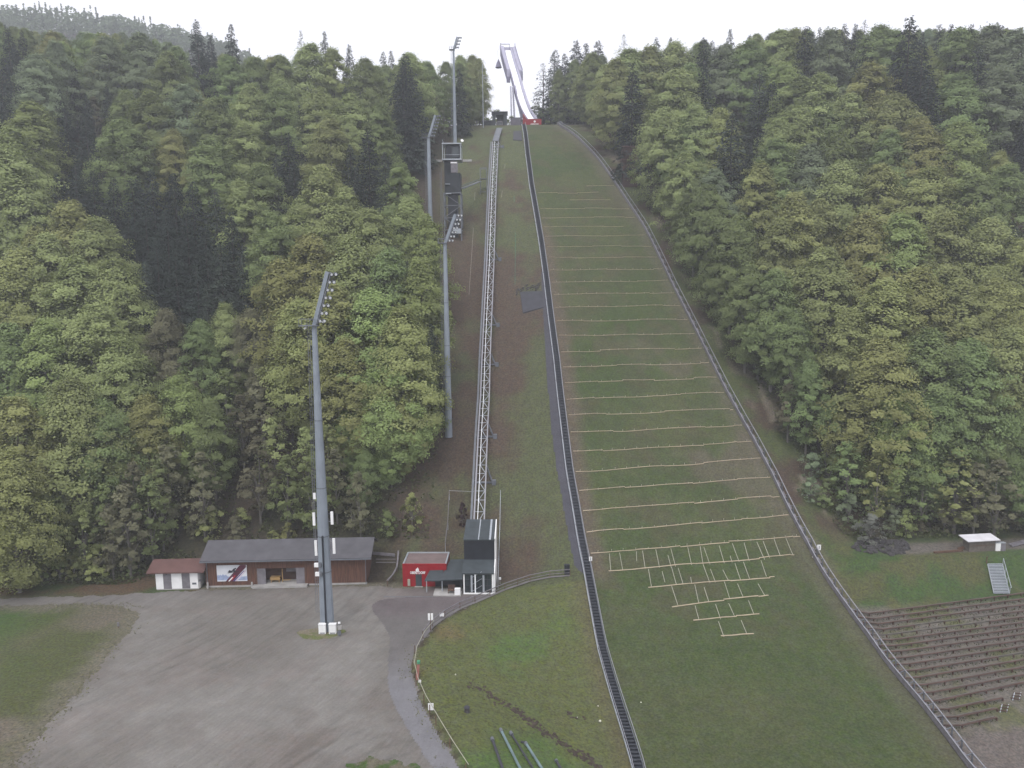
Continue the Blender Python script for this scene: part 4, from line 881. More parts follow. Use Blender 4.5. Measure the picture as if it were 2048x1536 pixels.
# soil clods along the trench
mb = MB(); rr = random.Random(4)
for s0_, s1_, n_ in (((940,1366),(1020,1415),70),((1022,1416),(1075,1455),60),((1065,1450),(1085,1462),30),((1090,1465),(1185,1525),110),((1130,1425),(1165,1440),12),((1185,1525),(1230,1560),40)):
    for k in range(n_):
        t = rr.random(); px = s0_[0]+(s1_[0]-s0_[0])*t+rr.gauss(0,5); py = s0_[1]+(s1_[1]-s0_[1])*t+rr.gauss(0,3.5); p = hit(px, py, H); mb.tri_blob(p, rr.uniform(.08,.26), k, .6)
mb.build('soil_clods', M_soil, None, 'line of dark soil clods dug across the sunken lawn', 'soil', kind='stuff')
for i, (x, y, lab) in enumerate(((911,1350,'small pale stone in the lawn near the path bend'),(1200,1443,'largest pale stone in the lawn beside the stairs'),(1154,1436,'pale stone among the upper clods of the sunken lawn'),(1196,1413,'smallest pale stone near the staircase'),(1282,1406,'pale stone on the slope just right of the stairs'),(1625,1115,'pale stone on the slope close to the board fence'))):
    MB().tri_blob(V(hit(x, y, H)) + V(0,0,.08), .10 if i != 1 else .16, i, .7).build('pale_stone', M_stonepale, None, lab, 'stone')
# dark mat slabs
def slab(px4, lab, name='dark_mat', m=M_tarp):
    c = [V(hit(x, y, H)) for x, y in px4]; mb = MB(); mb.hexa([p+V(0,0,.05) for p in c]+[p+V(0,0,.3) for p in c]); mb.build(name, m, None, lab, 'mat')
slab([(1046,628),(1088,616),(1086,584),(1040,586)], 'square dark mat lying left of the stairs at mid slope')
slab([(1026,281),(1044,282),(1043,263),(1027,264)], 'small dark mat near the foot of the tower, left of the stairs')
mb = MB()
for k in range(90): t = rr.random(); mb.tri_blob(hit(1032+t*48+rr.gauss(0,2), 583-t*10+rr.gauss(0,4), H), rr.uniform(.12,.35), k, .6)
mb.build('rubble', M_stone, None, 'dark rubble heaped along the upper edge of the square mat', 'rubble', kind='stuff')
# rope enclosure by the track
en = thing('wire_enclosure', hit(895,1098,H), 'tall thin wire fence frame around the lower end of the lift track', 'fence')
pl = [V(hit(x, y, H)) for x, y in ((891,1105),(896,1060),(899,1000))]; pr = [V(hit(x, y, H)) for x, y in ((996,1178),(998,1120),(1000,1060),(1001,1000))]
MB().path([p+V(0,0,1.6) for p in pl], .07, .5).build('left_rail', M_plank, en); MB().path([p+V(0,0,1.6) for p in pr], .05, .05).path([p+V(0,0,.7) for p in pr], .04, .04).build('right_wire', M_steel, en)
MB().bar(pl[-1]+V(0,0,1.7), V(hit(948,1002,H))+V(0,0,1.7), .05).build('cross_wire', M_steel, en)
for p in pl+pr: MB().bar(p, p+V(0,0,1.8), .07).build('post', M_steel, en)
for pxs, lab, m in (((( 1021,262),(1010,330),(1003,395)), 'thin pale hose running down the upper bank left of the stairs', M_strap), (((1028,392),(1031,480),(1030,570)), 'thin green hose lying on the bank above the dark mat', M_green), (((950,385),(946,470),(938,590)), 'thin pale cable trench line running down the bank beside the judges tower', M_strap)):
    MB().path([V(hit(x, y, H))+V(0,0,.05) for x, y in pxs], .05, .05).build('hose', m, None, lab, 'hose')

# ------------------------------------------------------------------ right side
tl = [(1710,1227),(1717,1239),(1727,1250),(1736,1262),(1743,1274),(1751,1285),(1760,1297),(1769,1309),(1778,1322),(1788,1335),(1798,1348),(1808,1362),(1820,1377),(1833,1392),(1847,1408),(1861,1425),(1875,1441),(1889,1457)]
tr_ = [1190,1202,1214,1226,1238,1249,1260,1272,1284,1296,1309,1322,1336,1350,1364,None,None,None]
ordb = ['topmost','second','third','fourth','fifth','sixth','seventh','eighth','ninth','tenth','eleventh','twelfth','thirteenth','fourteenth','fifteenth','sixteenth','seventeenth','lowest']
wd = MB(); M_kerb = mat('terrace_kerb', (.115,.105,.092), .95, .25, 1.2)
for i, (l, r) in enumerate(zip(tl, tr_)):
    R_ = (2120, r - 9) if r is not None else {15:(2005,1402),16:(1994,1423),17:(1993,1441)}[i]
    a, b = V(hit(*l, H)), V(hit(*R_, H)); o = thing('bench_row', ((a+b)/2)[:], f'long low plank bench on the spectator terraces, {ordb[i]} row' , 'bench', 'plank bench rows on the spectator terraces')
    L_ = (b-a).length; n = int(L_/2.4); pts = []
    for k in range(n+1): p = a.lerp(b, k/n); pts.append(V(p.x, p.y, float(H(p.x, p.y)) ))
    mb = MB(); k = 0
    while k < n:
        e_ = min(n, k + rr.choice([3,4,6,8])); 
        if rr.random() > .03: mb.path([p+V(0,0,.42+rr.uniform(-.02,.02)) for p in pts[k:e_+1]], .20, .07)
        k = e_
    mb.build('plank', M_bench, o)
    mb = MB(); mb.path([p+V(0,.45,.14) for p in pts], .14, .3); mb.build('step_kerb', M_kerb, o)
    [MB().box(p+V(0,0,.18), (.12,.2,.42)).build('support', M_bench, o) for p in pts]
    for k in range(int(L_*8)):
        if vnoise(np.array([k*.03]), np.array([i*7.]), 1, 3)[0] < .3: continue
        t = rr.random(); p = a.lerp(b, t); x, y = p.x, p.y - rr.uniform(-.15,.35); z = float(H(x, y)); h_ = rr.uniform(.08,.26); s_ = rr.uniform(.03,.10); an = rr.uniform(0,3.14)
        wd.add([(x-s_*math.cos(an),y-s_*math.sin(an),z),(x+s_*math.cos(an),y+s_*math.sin(an),z),(x+rr.uniform(-.1,.1),y+rr.uniform(-.1,.1),z+h_)], [(0,1,2)])
wd.build('weeds', leaf_mat('weed_leaf', (.075,.085,.04), 0), None, 'weeds growing under the terrace benches', 'weeds', kind='stuff')
def step_stair(px, py, lab):
    b = V(hit(px, py, H)); o = thing('terrace_steps', b[:], lab, 'steps')
    for k in range(3): MB().box(b+V(.35*k,.32*k,.2+.16*k), (.95,.16,.08), rz=-.35).build('tread', M_bench, o)
    for s_ in (-.4,.4): MB().bar(b+V(s_,-.15,.05), b+V(s_+.8,.75,.55), .08).build('stringer', M_steel, o)
step_stair(2005,1424,'lower small set of wooden steps at the end of the terraces'); step_stair(2030,1400,'upper small set of wooden steps at the end of the terraces')
# steel stair
a, b = V(hit(2003,1189,H)), V(hit(1990,1131,H)); so = thing('steel_stair', a[:], 'steel stair with one handrail climbing the lawn from terraces to the track', 'stair')
n = 20; mb = MB()
for k in range(n): p = a.lerp(b, k/(n-1)) + V(0,0,.25); mb.box(p, (2.3,.24,.07))
mb.build('tread', M_steel, so)
for dx in (-1.2, 1.2): MB().bar(a+V(dx,0,.2), b+V(dx,0,.2), .08, .25).build('stringer', M_steel, so)
MB().bar(a+V(1.25,-.3,1.2), b+V(1.25,0,1.2), .07).build('handrail', M_steel, so)
for t in (0,.33,.66,1): p = a.lerp(b,t)+V(1.25,0,0); MB().bar(p, p+V(0,0,1.2), .06).build('post', M_steel, so)
# hut
a, b = V(hit(1938,1104,H)), V(hit(1990,1101,H)); Fw = Frame(a, b); L_ = Fw.L; hh = at_y(1960,1082,a.y)[2] - a.z
hu = thing('small_hut', a[:], 'small grey timber hut with bright pale roof beside the gravel track', 'hut')
mb = MB(); Fw.box(mb, 0, L_, 0, 1.6, -.3, hh); mb.build('wall', mat('hut_boards', (.12,.105,.09), .85, .25, 2), hu)
mb = MB(); Fw.slab(mb, -.6, L_+.5, -.4, hh+.08, 1.9, hh+.45, .12); mb.build('roof', mat('pale_roof', (.62,.61,.64), .6, .1, .6), hu)
mb = MB(); Fw.box(mb, .2, L_-.2, -.04, -.005, hh*.52, hh*.56); mb.build('shutter_ledge', M_wood, hu)
for i, (x, lab) in enumerate(((1996,'left one of the two pale cabinets beside the timber hut'),(2006,'right one of the two pale cabinets beside the timber hut'))):
    p = V(hit(x,1102,H)); o = thing('pale_cabinet', p[:], lab, 'cabinet'); MB().box(p+V(0,.3,.65), (.78,.6,1.35)).build('body', M_white if i == 0 else M_plank, o); MB().box(p+V(0,.3,1.36), (.82,.66,.06)).build('top', M_steel, o)
p, q = V(hit(2024,1095,H)), V(hit(2075,1084,H)); o = thing('timber_pile', p[:], 'pile of pale boards and logs at the right edge beside the cabinets', 'timber pile')
for k in range(4): MB().bar(p+V(0,.25*k,.2+.12*(k%2)), q+V(.1,.25*k,.45+.12*(k%2)), .2,.14).build('board', M_plank, o)
p = V(hit(1928,1100,H)); o = thing('plank_heap', p[:], 'low heap of broken planks left of the timber hut', 'plank heap'); 
for k in range(3): MB().bar(p+V(-.9,.2*k,.15), p+V(.5,.2*k+.2,.3+.1*k), .2,.08).build('board', M_wood, o)
a, b = V(hit(1868,1107,H)), V(hit(1925,1103,H)); MB().bar(a+V(0,0,.2), b+V(0,0,.2), .3,.3).build('edge_log', M_wood, None, 'long dark log edging the gravel track left of the hut', 'log')
a, b = V(hit(2005,1110,H)), V(hit(1972,1124,H))
for x, lab in ((1973,'left wooden post at the head of the steel stair'),): p = V(hit(x,1127,H)); o = thing('wooden_post', p[:], lab, 'post'); MB().bar(p, p+V(0,0,1.1), .12).build('shaft', M_wood, o); MB().box(p+V(0,0,1.13), (.16,.16,.06)).build('cap', M_wood, o)
# stone heap: single blocks
nst = 0
for k in range(900):
    t = rr.random(); px = rr.uniform(1708,1816); u = (px-1762)/54; lo = 1112 - 10*u*u*0 - (0 if u > -.3 else 18*(abs(u)-.3)) ; py = rr.uniform(1077 + 6*abs(u), lo)
    if ((px-1762)/56)**2 + ((py-1094)/21)**2 > 1: continue
    p = V(hit(px, py, H)); nst += 1
    if nst > 110: break
    MB().tri_blob(p + V(0,0,rr.uniform(0,.25)), rr.uniform(.32,.62), k, rr.uniform(.5,.8)).build('rock', M_stone, None, 'dark grey rock in the heap at the foot of the wooded bank', 'rock', 'dark rocks heaped beside the lawn')
# wooden cabin in the trees
Yc = float(hit(1262,374,H)[1]); xa_ = at_y(1243,352,Yc)[0]; xb_ = at_y(1278,352,Yc)[0]; xm_ = (xa_+xb_)/2; g_ = float(H(xm_, Yc)); cb = thing('forest_cabin', (xm_, Yc, g_), 'brown timber cabin with stepped roofs half hidden at the right forest edge', 'cabin')
zc_ = at_y(1260,322,Yc)[2]; zt3 = at_y(1260,292,Yc)[2]
MB().box((xm_, Yc+2, (g_-1+zt3)/2), (xb_-xa_-.8, 4, zt3-g_+1)).build('wall', M_bench, cb)
for zz in (g_+(zt3-g_)*.35, g_+(zt3-g_)*.68, zt3): mb = MB(); mb.hexa([V(xa_,Yc-.8,zz-.3),V(xb_,Yc-.8,zz-.3),V(xb_,Yc+4.4,zz+.5),V(xa_,Yc+4.4,zz+.5),V(xa_,Yc-.8,zz-.1),V(xb_,Yc-.8,zz-.1),V(xb_,Yc+4.4,zz+.7),V(xa_,Yc+4.4,zz+.7)]) ; mb.build('roof', mat('cabin_roof', (.13,.075,.075), .8), cb)
# ------------------------------------------------------------------ trees
def leaves(cent, size, nrm_tilt, rg, elong=1.0, up=None):
    n = len(cent); d = rg.normal(size=(n,3)); d[:,2] *= .25; d /= np.linalg.norm(d, axis=1)[:,None]           # long axis
    nn = rg.normal(size=(n,3)) * nrm_tilt + (np.array([0,0,1]) if up is None else up); nn /= np.linalg.norm(nn, axis=1)[:,None]
    b = np.cross(nn, d); b /= np.linalg.norm(b, axis=1)[:,None] + 1e-9; a = np.cross(b, nn)
    s = size[:,None]
    v = np.stack([cent - a*s*elong, cent - b*s*.62, cent + a*s*elong, cent + b*s*.62], 1).reshape(-1, 3)
    return v, np.arange(n*4).reshape(n, 4)
def limb_mesh(name, Hh, r0, limbs, m):
    mb = MB(); segs = 5; pts = [V(.25*math.sin(k*1.3)*k/segs, .2*math.cos(k*1.7)*k/segs, Hh*k/segs - (.8 if k == 0 else 0)) for k in range(segs+1)]
    for k in range(segs): mb.tube(pts[k], pts[k+1], r0*(1-.85*k/segs), r0*(1-.85*(k+1)/segs), 7, cap=False)
    for (a, b, r) in limbs: mb.tube(a, (V(a)+V(b))/2 + V(0,0,.3), r, r*.6, 5, cap=False); mb.tube((V(a)+V(b))/2 + V(0,0,.3), b, r*.6, r*.2, 5, cap=False)
    me = bpy.data.meshes.new(name); me.from_pydata(mb.v, [], mb.f); me.materials.append(m); return me
def beech(seed, Hh=22, Wd=11, base=.16, ncl=240, per=105, sz=.185, sparse=1.0, bark=None):
    rg = np.random.default_rng(seed); rr = random.Random(seed); cl = []; limbs = []
    # a few main lobes make the outline uneven
    lobes = [(0, 0, Hh*.80, Wd*.30, Hh*.19)]
    for k in range(7):
        an = k*2.4 + rr.uniform(-.3,.3); hz = Hh*rr.uniform(base+.14, .78); t = (hz/Hh-base)/(1-base); rad = Wd*.5*(1-.55*t)*rr.uniform(.42,.66)
        lobes.append((rad*math.cos(an), rad*math.sin(an), hz, Wd*rr.uniform(.23,.33), Hh*rr.uniform(.13,.20)))
        limbs.append(((0,0,max(1.5,hz-3.5)), (rad*math.cos(an), rad*math.sin(an), hz), .13))
    C_, S_, T_, N_ = [], [], [], []
    for k in range(ncl):
        lx, ly, lz, lr, lh = lobes[rr.choices(range(len(lobes)), [l[3]*l[4] for l in lobes])[0]]
        d = rg.normal(size=3); d /= np.linalg.norm(d); q = rr.uniform(.72, 1.08)
        if d[2] < -.3 and rr.random() < .5: d[2] *= -1
        c = np.array([lx + d[0]*lr*q, ly + d[1]*lr*q, lz + d[2]*lh*q])
        if rr.random() < .68:   # on the tall domed envelope
            t = 1 - (1 - rr.random())**.9 if rr.random() < .8 else rr.uniform(.8, 1); an = rr.uniform(0, 6.283)
            er = Wd*.5*(min(1, (t/.30))**.55 if t < .30 else max(.02, 1-((t-.30)/.72)**1.55))*(1 + .16*math.sin(3*an + seed) + .10*math.sin(5*an + 7*t + seed*2))*rr.uniform(.80, 1.04)
            sl = .15 + .9*max(0, t-.3); d = np.array([math.cos(an), math.sin(an), sl]); d /= np.linalg.norm(d); c = np.array([er*math.cos(an), er*math.sin(an), Hh*(base + (1-base)*t)])
        cr = rr.uniform(.55, 1.25) * Wd/11; n = int(per*rr.uniform(.6,1.3)*sparse); tint = rr.uniform(.15,.85)
        th = rg.uniform(0, 2*math.pi, n); ra = cr*np.sqrt(rg.uniform(0,1,n)); 
        out = np.array([d[0], d[1]]); 
        x = ra*np.cos(th)*1.15; y = ra*np.sin(th)*1.15; zz = rg.normal(0, .34*cr, n) - .14*ra**1.4 - .22*(x*d[0] + y*d[1]) 
        w_ = c / np.array([Wd*.5, Wd*.5, Hh]) ; N_.append(np.tile(d*.75 + np.array([w_[0]*.9, w_[1]*.9, .25+.5*w_[2]]), (n,1)) + np.stack([x, y, 0*x],1)*.25)
        C_.append(np.stack([c[0]+x, c[1]+y, c[2]+zz], 1)); S_.append(rg.uniform(.6,1.25,n)*sz); T_.append(np.clip(tint + rg.normal(0,.09,n), 0, 1))
    n = int(ncl*per*.10); th = rg.uniform(0,2*math.pi,n); hh = rg.uniform(base, 1.0, n); tt = (hh-base)/(1-base); ra = Wd*.5*np.sqrt(rg.uniform(0,1,n))*np.clip(np.sin(math.pi*np.clip(tt,.03,.97)**.8),0,1)**.6
    C_.append(np.stack([ra*np.cos(th), ra*np.sin(th), hh*Hh], 1)); S_.append(rg.uniform(.6,1.2,n)*sz); T_.append(rg.uniform(0,.6,n)); N_.append(np.tile([0,0,1.],(n,1)) + .5*np.stack([np.cos(th),np.sin(th),0*th],1))
    C_, S_, T_ = np.vstack(C_), np.concatenate(S_), np.concatenate(T_)
    N_ = np.vstack(N_); v, q = leaves(C_, S_, .27, rg, 1.0, up=N_)
    return (v, q, T_), limb_mesh('trunk', Hh*.88, .28*Hh/22, limbs, bark or M_bark), Hh
def spruce(seed, Hh=28, Wd=8, base=.1, dense=1.0, sz=.34, thin=1.0):
    rg = np.random.default_rng(seed); rr = random.Random(seed); C_, A_, S_, T_ = [], [], [], []
    z = Hh*base; limbs = []
    while z < Hh*.985:
        t = (z/Hh-base)/(1-base); L = Wd*.5*(1-t)**.66*rr.uniform(.74,1.10) + .15; nb = max(4, int((11 - 5*t)*thin))
        for k in range(nb):
            an = rr.uniform(0, 2*math.pi); Lb = L*rr.uniform(.7,1.15); tint = rr.uniform(.1,.9); n = max(3, int(Lb*7*dense))
            s = np.sqrt(rg.uniform(.02,1,n))*Lb; lat = rg.normal(0,.20+.10*s); dr = -.30*s - .035*s**2 + .10*s*(t > .7); zz = z + dr + rg.normal(0,.12,n) - np.abs(lat)*.25 + .35*np.clip(s/Lb-.75,0,1)
            ca, sa = math.cos(an), math.sin(an); C_.append(np.stack([s*ca - lat*sa, s*sa + lat*ca, zz], 1)); A_.append(np.tile([ca,sa,-.55], (n,1)) + rg.normal(0,.35,(n,3)))
            S_.append(rg.uniform(.7,1.3,n)*sz*(1-.45*t)); T_.append(np.clip(tint + rg.normal(0,.2,n),0,1))
        z += max(.22, (.62 - .3*t)) * rr.uniform(.8,1.2)
    C_, A_, S_, T_ = np.vstack(C_), np.vstack(A_), np.concatenate(S_), np.concatenate(T_)
    a = A_/np.linalg.norm(A_,axis=1)[:,None]; r = rg.normal(size=a.shape)*.5 + [0,0,1]; b = np.cross(a, r); b /= np.linalg.norm(b,axis=1)[:,None]; s = S_[:,None]
    v = np.stack([C_-a*s*1.1, C_-b*s*.5, C_+a*s*1.1, C_+b*s*.5],1).reshape(-1,3)
    return (v, np.arange(len(v)).reshape(-1,4), T_), limb_mesh('trunk', Hh*.97, .3*Hh/28, limbs, M_barkdark), Hh
L_pale = leaf_mat('leaf_pale_green', (.275,.315,.138)); L_mid = leaf_mat('leaf_mid_green', (.20,.25,.108)); L_olive = leaf_mat('leaf_olive', (.275,.292,.122)); L_blue = leaf_mat('leaf_soft_green', (.205,.25,.152))
L_bright = leaf_mat('leaf_bright_green', (.265,.322,.128)); L_brown = leaf_mat('leaf_budding_brown', (.172,.168,.105)); N_dark = leaf_mat('needle_dark', (.042,.056,.047), .1); N_mid = leaf_mat('needle_grey_green', (.072,.092,.074), .1); L_grey = leaf_mat('twig_grey', (.21,.22,.19), .3)
PROTO = {}
def make_proto(key, data, mat_):
    (v, q, T_), tm, Hh = data; cm = np_mesh('crown', v, q, mat_, parent=False, smooth_=False, tint=T_); PROTO.setdefault(key, []).append((cm, tm, Hh))
for i in range(7): make_proto('beech', beech(100+i, 22, [11,12,10,13,11.5,10.5,12.5][i], .07 + .03*(i%3)), L_mid)
for i in range(3): make_proto('slender', beech(200+i, 15, 6, .16, 60, 60, .22, .8), L_mid)
for i in range(3): make_proto('shrub', beech(300+i, 5.5, 4.6, .05, 34, 60, .17, 1.0), L_mid)
for i in range(5): make_proto('spruce', spruce(400+i, 28, [10,9,11,9.5,8.5][i], .08), N_dark)
for i in range(2): make_proto('airy', spruce(450+i, 28, 9.5, .10, .62, .30, .6), N_dark)
TREES = []
def place(kind, key, p, h, wf, mat_, zone, seed):
    cm, tm, Hh = PROTO[key][seed % len(PROTO[key])]
    nm = {'beech':'beech_tree','slender':'young_beech','shrub':'shrub','spruce':'spruce_tree','airy':'spruce_tree'}[key]
    cat = {'beech':'tree','slender':'tree','shrub':'shrub','spruce':'tree','airy':'tree'}[key]
    e = bpy.data.objects.new(nm, None); e.location = (p[0], p[1], p[2]-.1); rr = random.Random(seed*31+int(p[0]*10)); e.rotation_euler = (0,0,rr.uniform(0,6.28)); s = h/Hh; e.scale = (s*wf, s*wf, s); COL.objects.link(e)
    for me, n_ in ((tm,'trunk'),(cm,'crown')):
        o = bpy.data.objects.new(n_, me); o.parent = e; COL.objects.link(o)
        if n_ == 'crown': o.material_slots[0].link = 'OBJECT'; o.material_slots[0].material = mat_
    e['category'] = cat; lab, grp = zone; e['label'] = lab; e['group'] = grp
    TREES.append((p[0], p[1], h*.22*wf if key != 'spruce' else 3, key, e)); return e
CN = {id(L_pale):'pale green', id(L_mid):'mid green', id(L_olive):'olive-yellow', id(L_blue):'soft bluish green', id(L_bright):'bright fresh green', id(L_brown):'brownish budding', id(N_dark):'dark', id(N_mid):'grey-green', id(L_grey):'silvery grey'}
def zone_of(px, top, Y, key, m):
    c = CN[id(m)]; k = {'beech':'beech','slender':'slender young beech','shrub':'shrub','spruce':'spruce','airy':'spruce with airy branches'}[key]
    if px < 1024:
        if key == 'shrub': z = 'at the forest foot behind the barn and toilet hut' if px > 280 else 'at the forest foot beyond the meadow'
        elif Y > 262: z = 'on the skyline between floodlight mast top and leaning tower' if px > 830 else 'on the hazy left skyline below the far mountain' if px < 560 else 'on the skyline left of the judges tower'
        elif Y < 135: z = 'at the forest foot beyond the meadow' if px < 300 else 'just behind the barn roof' if px < 700 else 'overhanging the bank above the red building'
        elif px > 760: z = 'lining the clearing beside the judges tower' if Y > 165 else 'lining the clearing beside the lift track'
        elif px < 300: z = 'in the large crowns at the far left edge' if Y < 185 else 'high in the forest at the far left'
        elif px < 560: z = 'around the dark spruce stand left of the near mast' if Y < 215 else 'on the upper forest slope below the far mountain'
        else: z = 'on the forest slope right behind the near mast' if Y < 190 else 'on the upper forest slope left of the judges tower'
    else:
        if key == 'shrub': z = 'on the bank between board fence and rock heap'
        elif Y > 255: z = 'on the skyline just right of the leaning tower' if px < 1300 else 'on the right skyline' if px < 1750 else 'at the upper right corner of the forest'
        elif Y < 142: z = 'above the rock heap and timber hut' if px > 1650 else 'beside the lower board fence'
        elif px < 1420: z = 'along the upper board fence'
        elif px > 1800: z = 'at the right edge of the forest'
        else: z = 'in the middle of the right-hand forest' if Y < 200 else 'high in the right-hand forest'
    return f'{c} {k} {z}', f'{c} {k} trees {z}'
def by_top(px, top, h, key, m, wf=1.0, seed=None):
    p = hit(px, top, H, h=h, t1=345)
    if p is None:
        for Y in (286, 292, 299, 306):
            t = at_y(px, top, Y); g_ = float(H(t[0], Y)); hh = t[2] - g_
            if hh < 37: h = max(hh, 15); p = np.array([t[0], Y, g_]); break
        else: return
    while key == 'beech' and h > 11 and p[1] < 132 and ((p[0] > 60 and p[1] < 130) or (-50 < p[0] < 0)):
        h -= 1; q = hit(px, top, H, h=h, t1=345)
        if q is None: break
        p = q
    if key != 'shrub' and -29 < p[0] < -8 and 190 < p[1] < 236: p[0] = -29 - 2*random.random()
    if 200 < p[1] < 214.5 and 24 < p[0] < 39: p[0] += 9
    if p[0] > 10 and p[1] < 283 and p[1] > 140 and key != 'shrub':
        need = float(xr(p[1])) + (5 if key in ('spruce','airy') else 6.5)
        if p[0] < need: p[0] = need + random.uniform(0, 2.5)
    if p[0] < 0 and p[1] < 283:
        lim = -13.5 - (3 if 150 < p[1] < 245 else 0)
        if p[1] < 141: lim = -19.5
        if p[0] > lim: p[0] = lim
    p = np.array([p[0], p[1], float(H(p[0], p[1]))]); s = seed if seed is not None else len(TREES)
    return place(key, key, p, h, wf, m, zone_of(px, top, p[1], key, m), s)
B, S_ = 'beech', 'spruce'
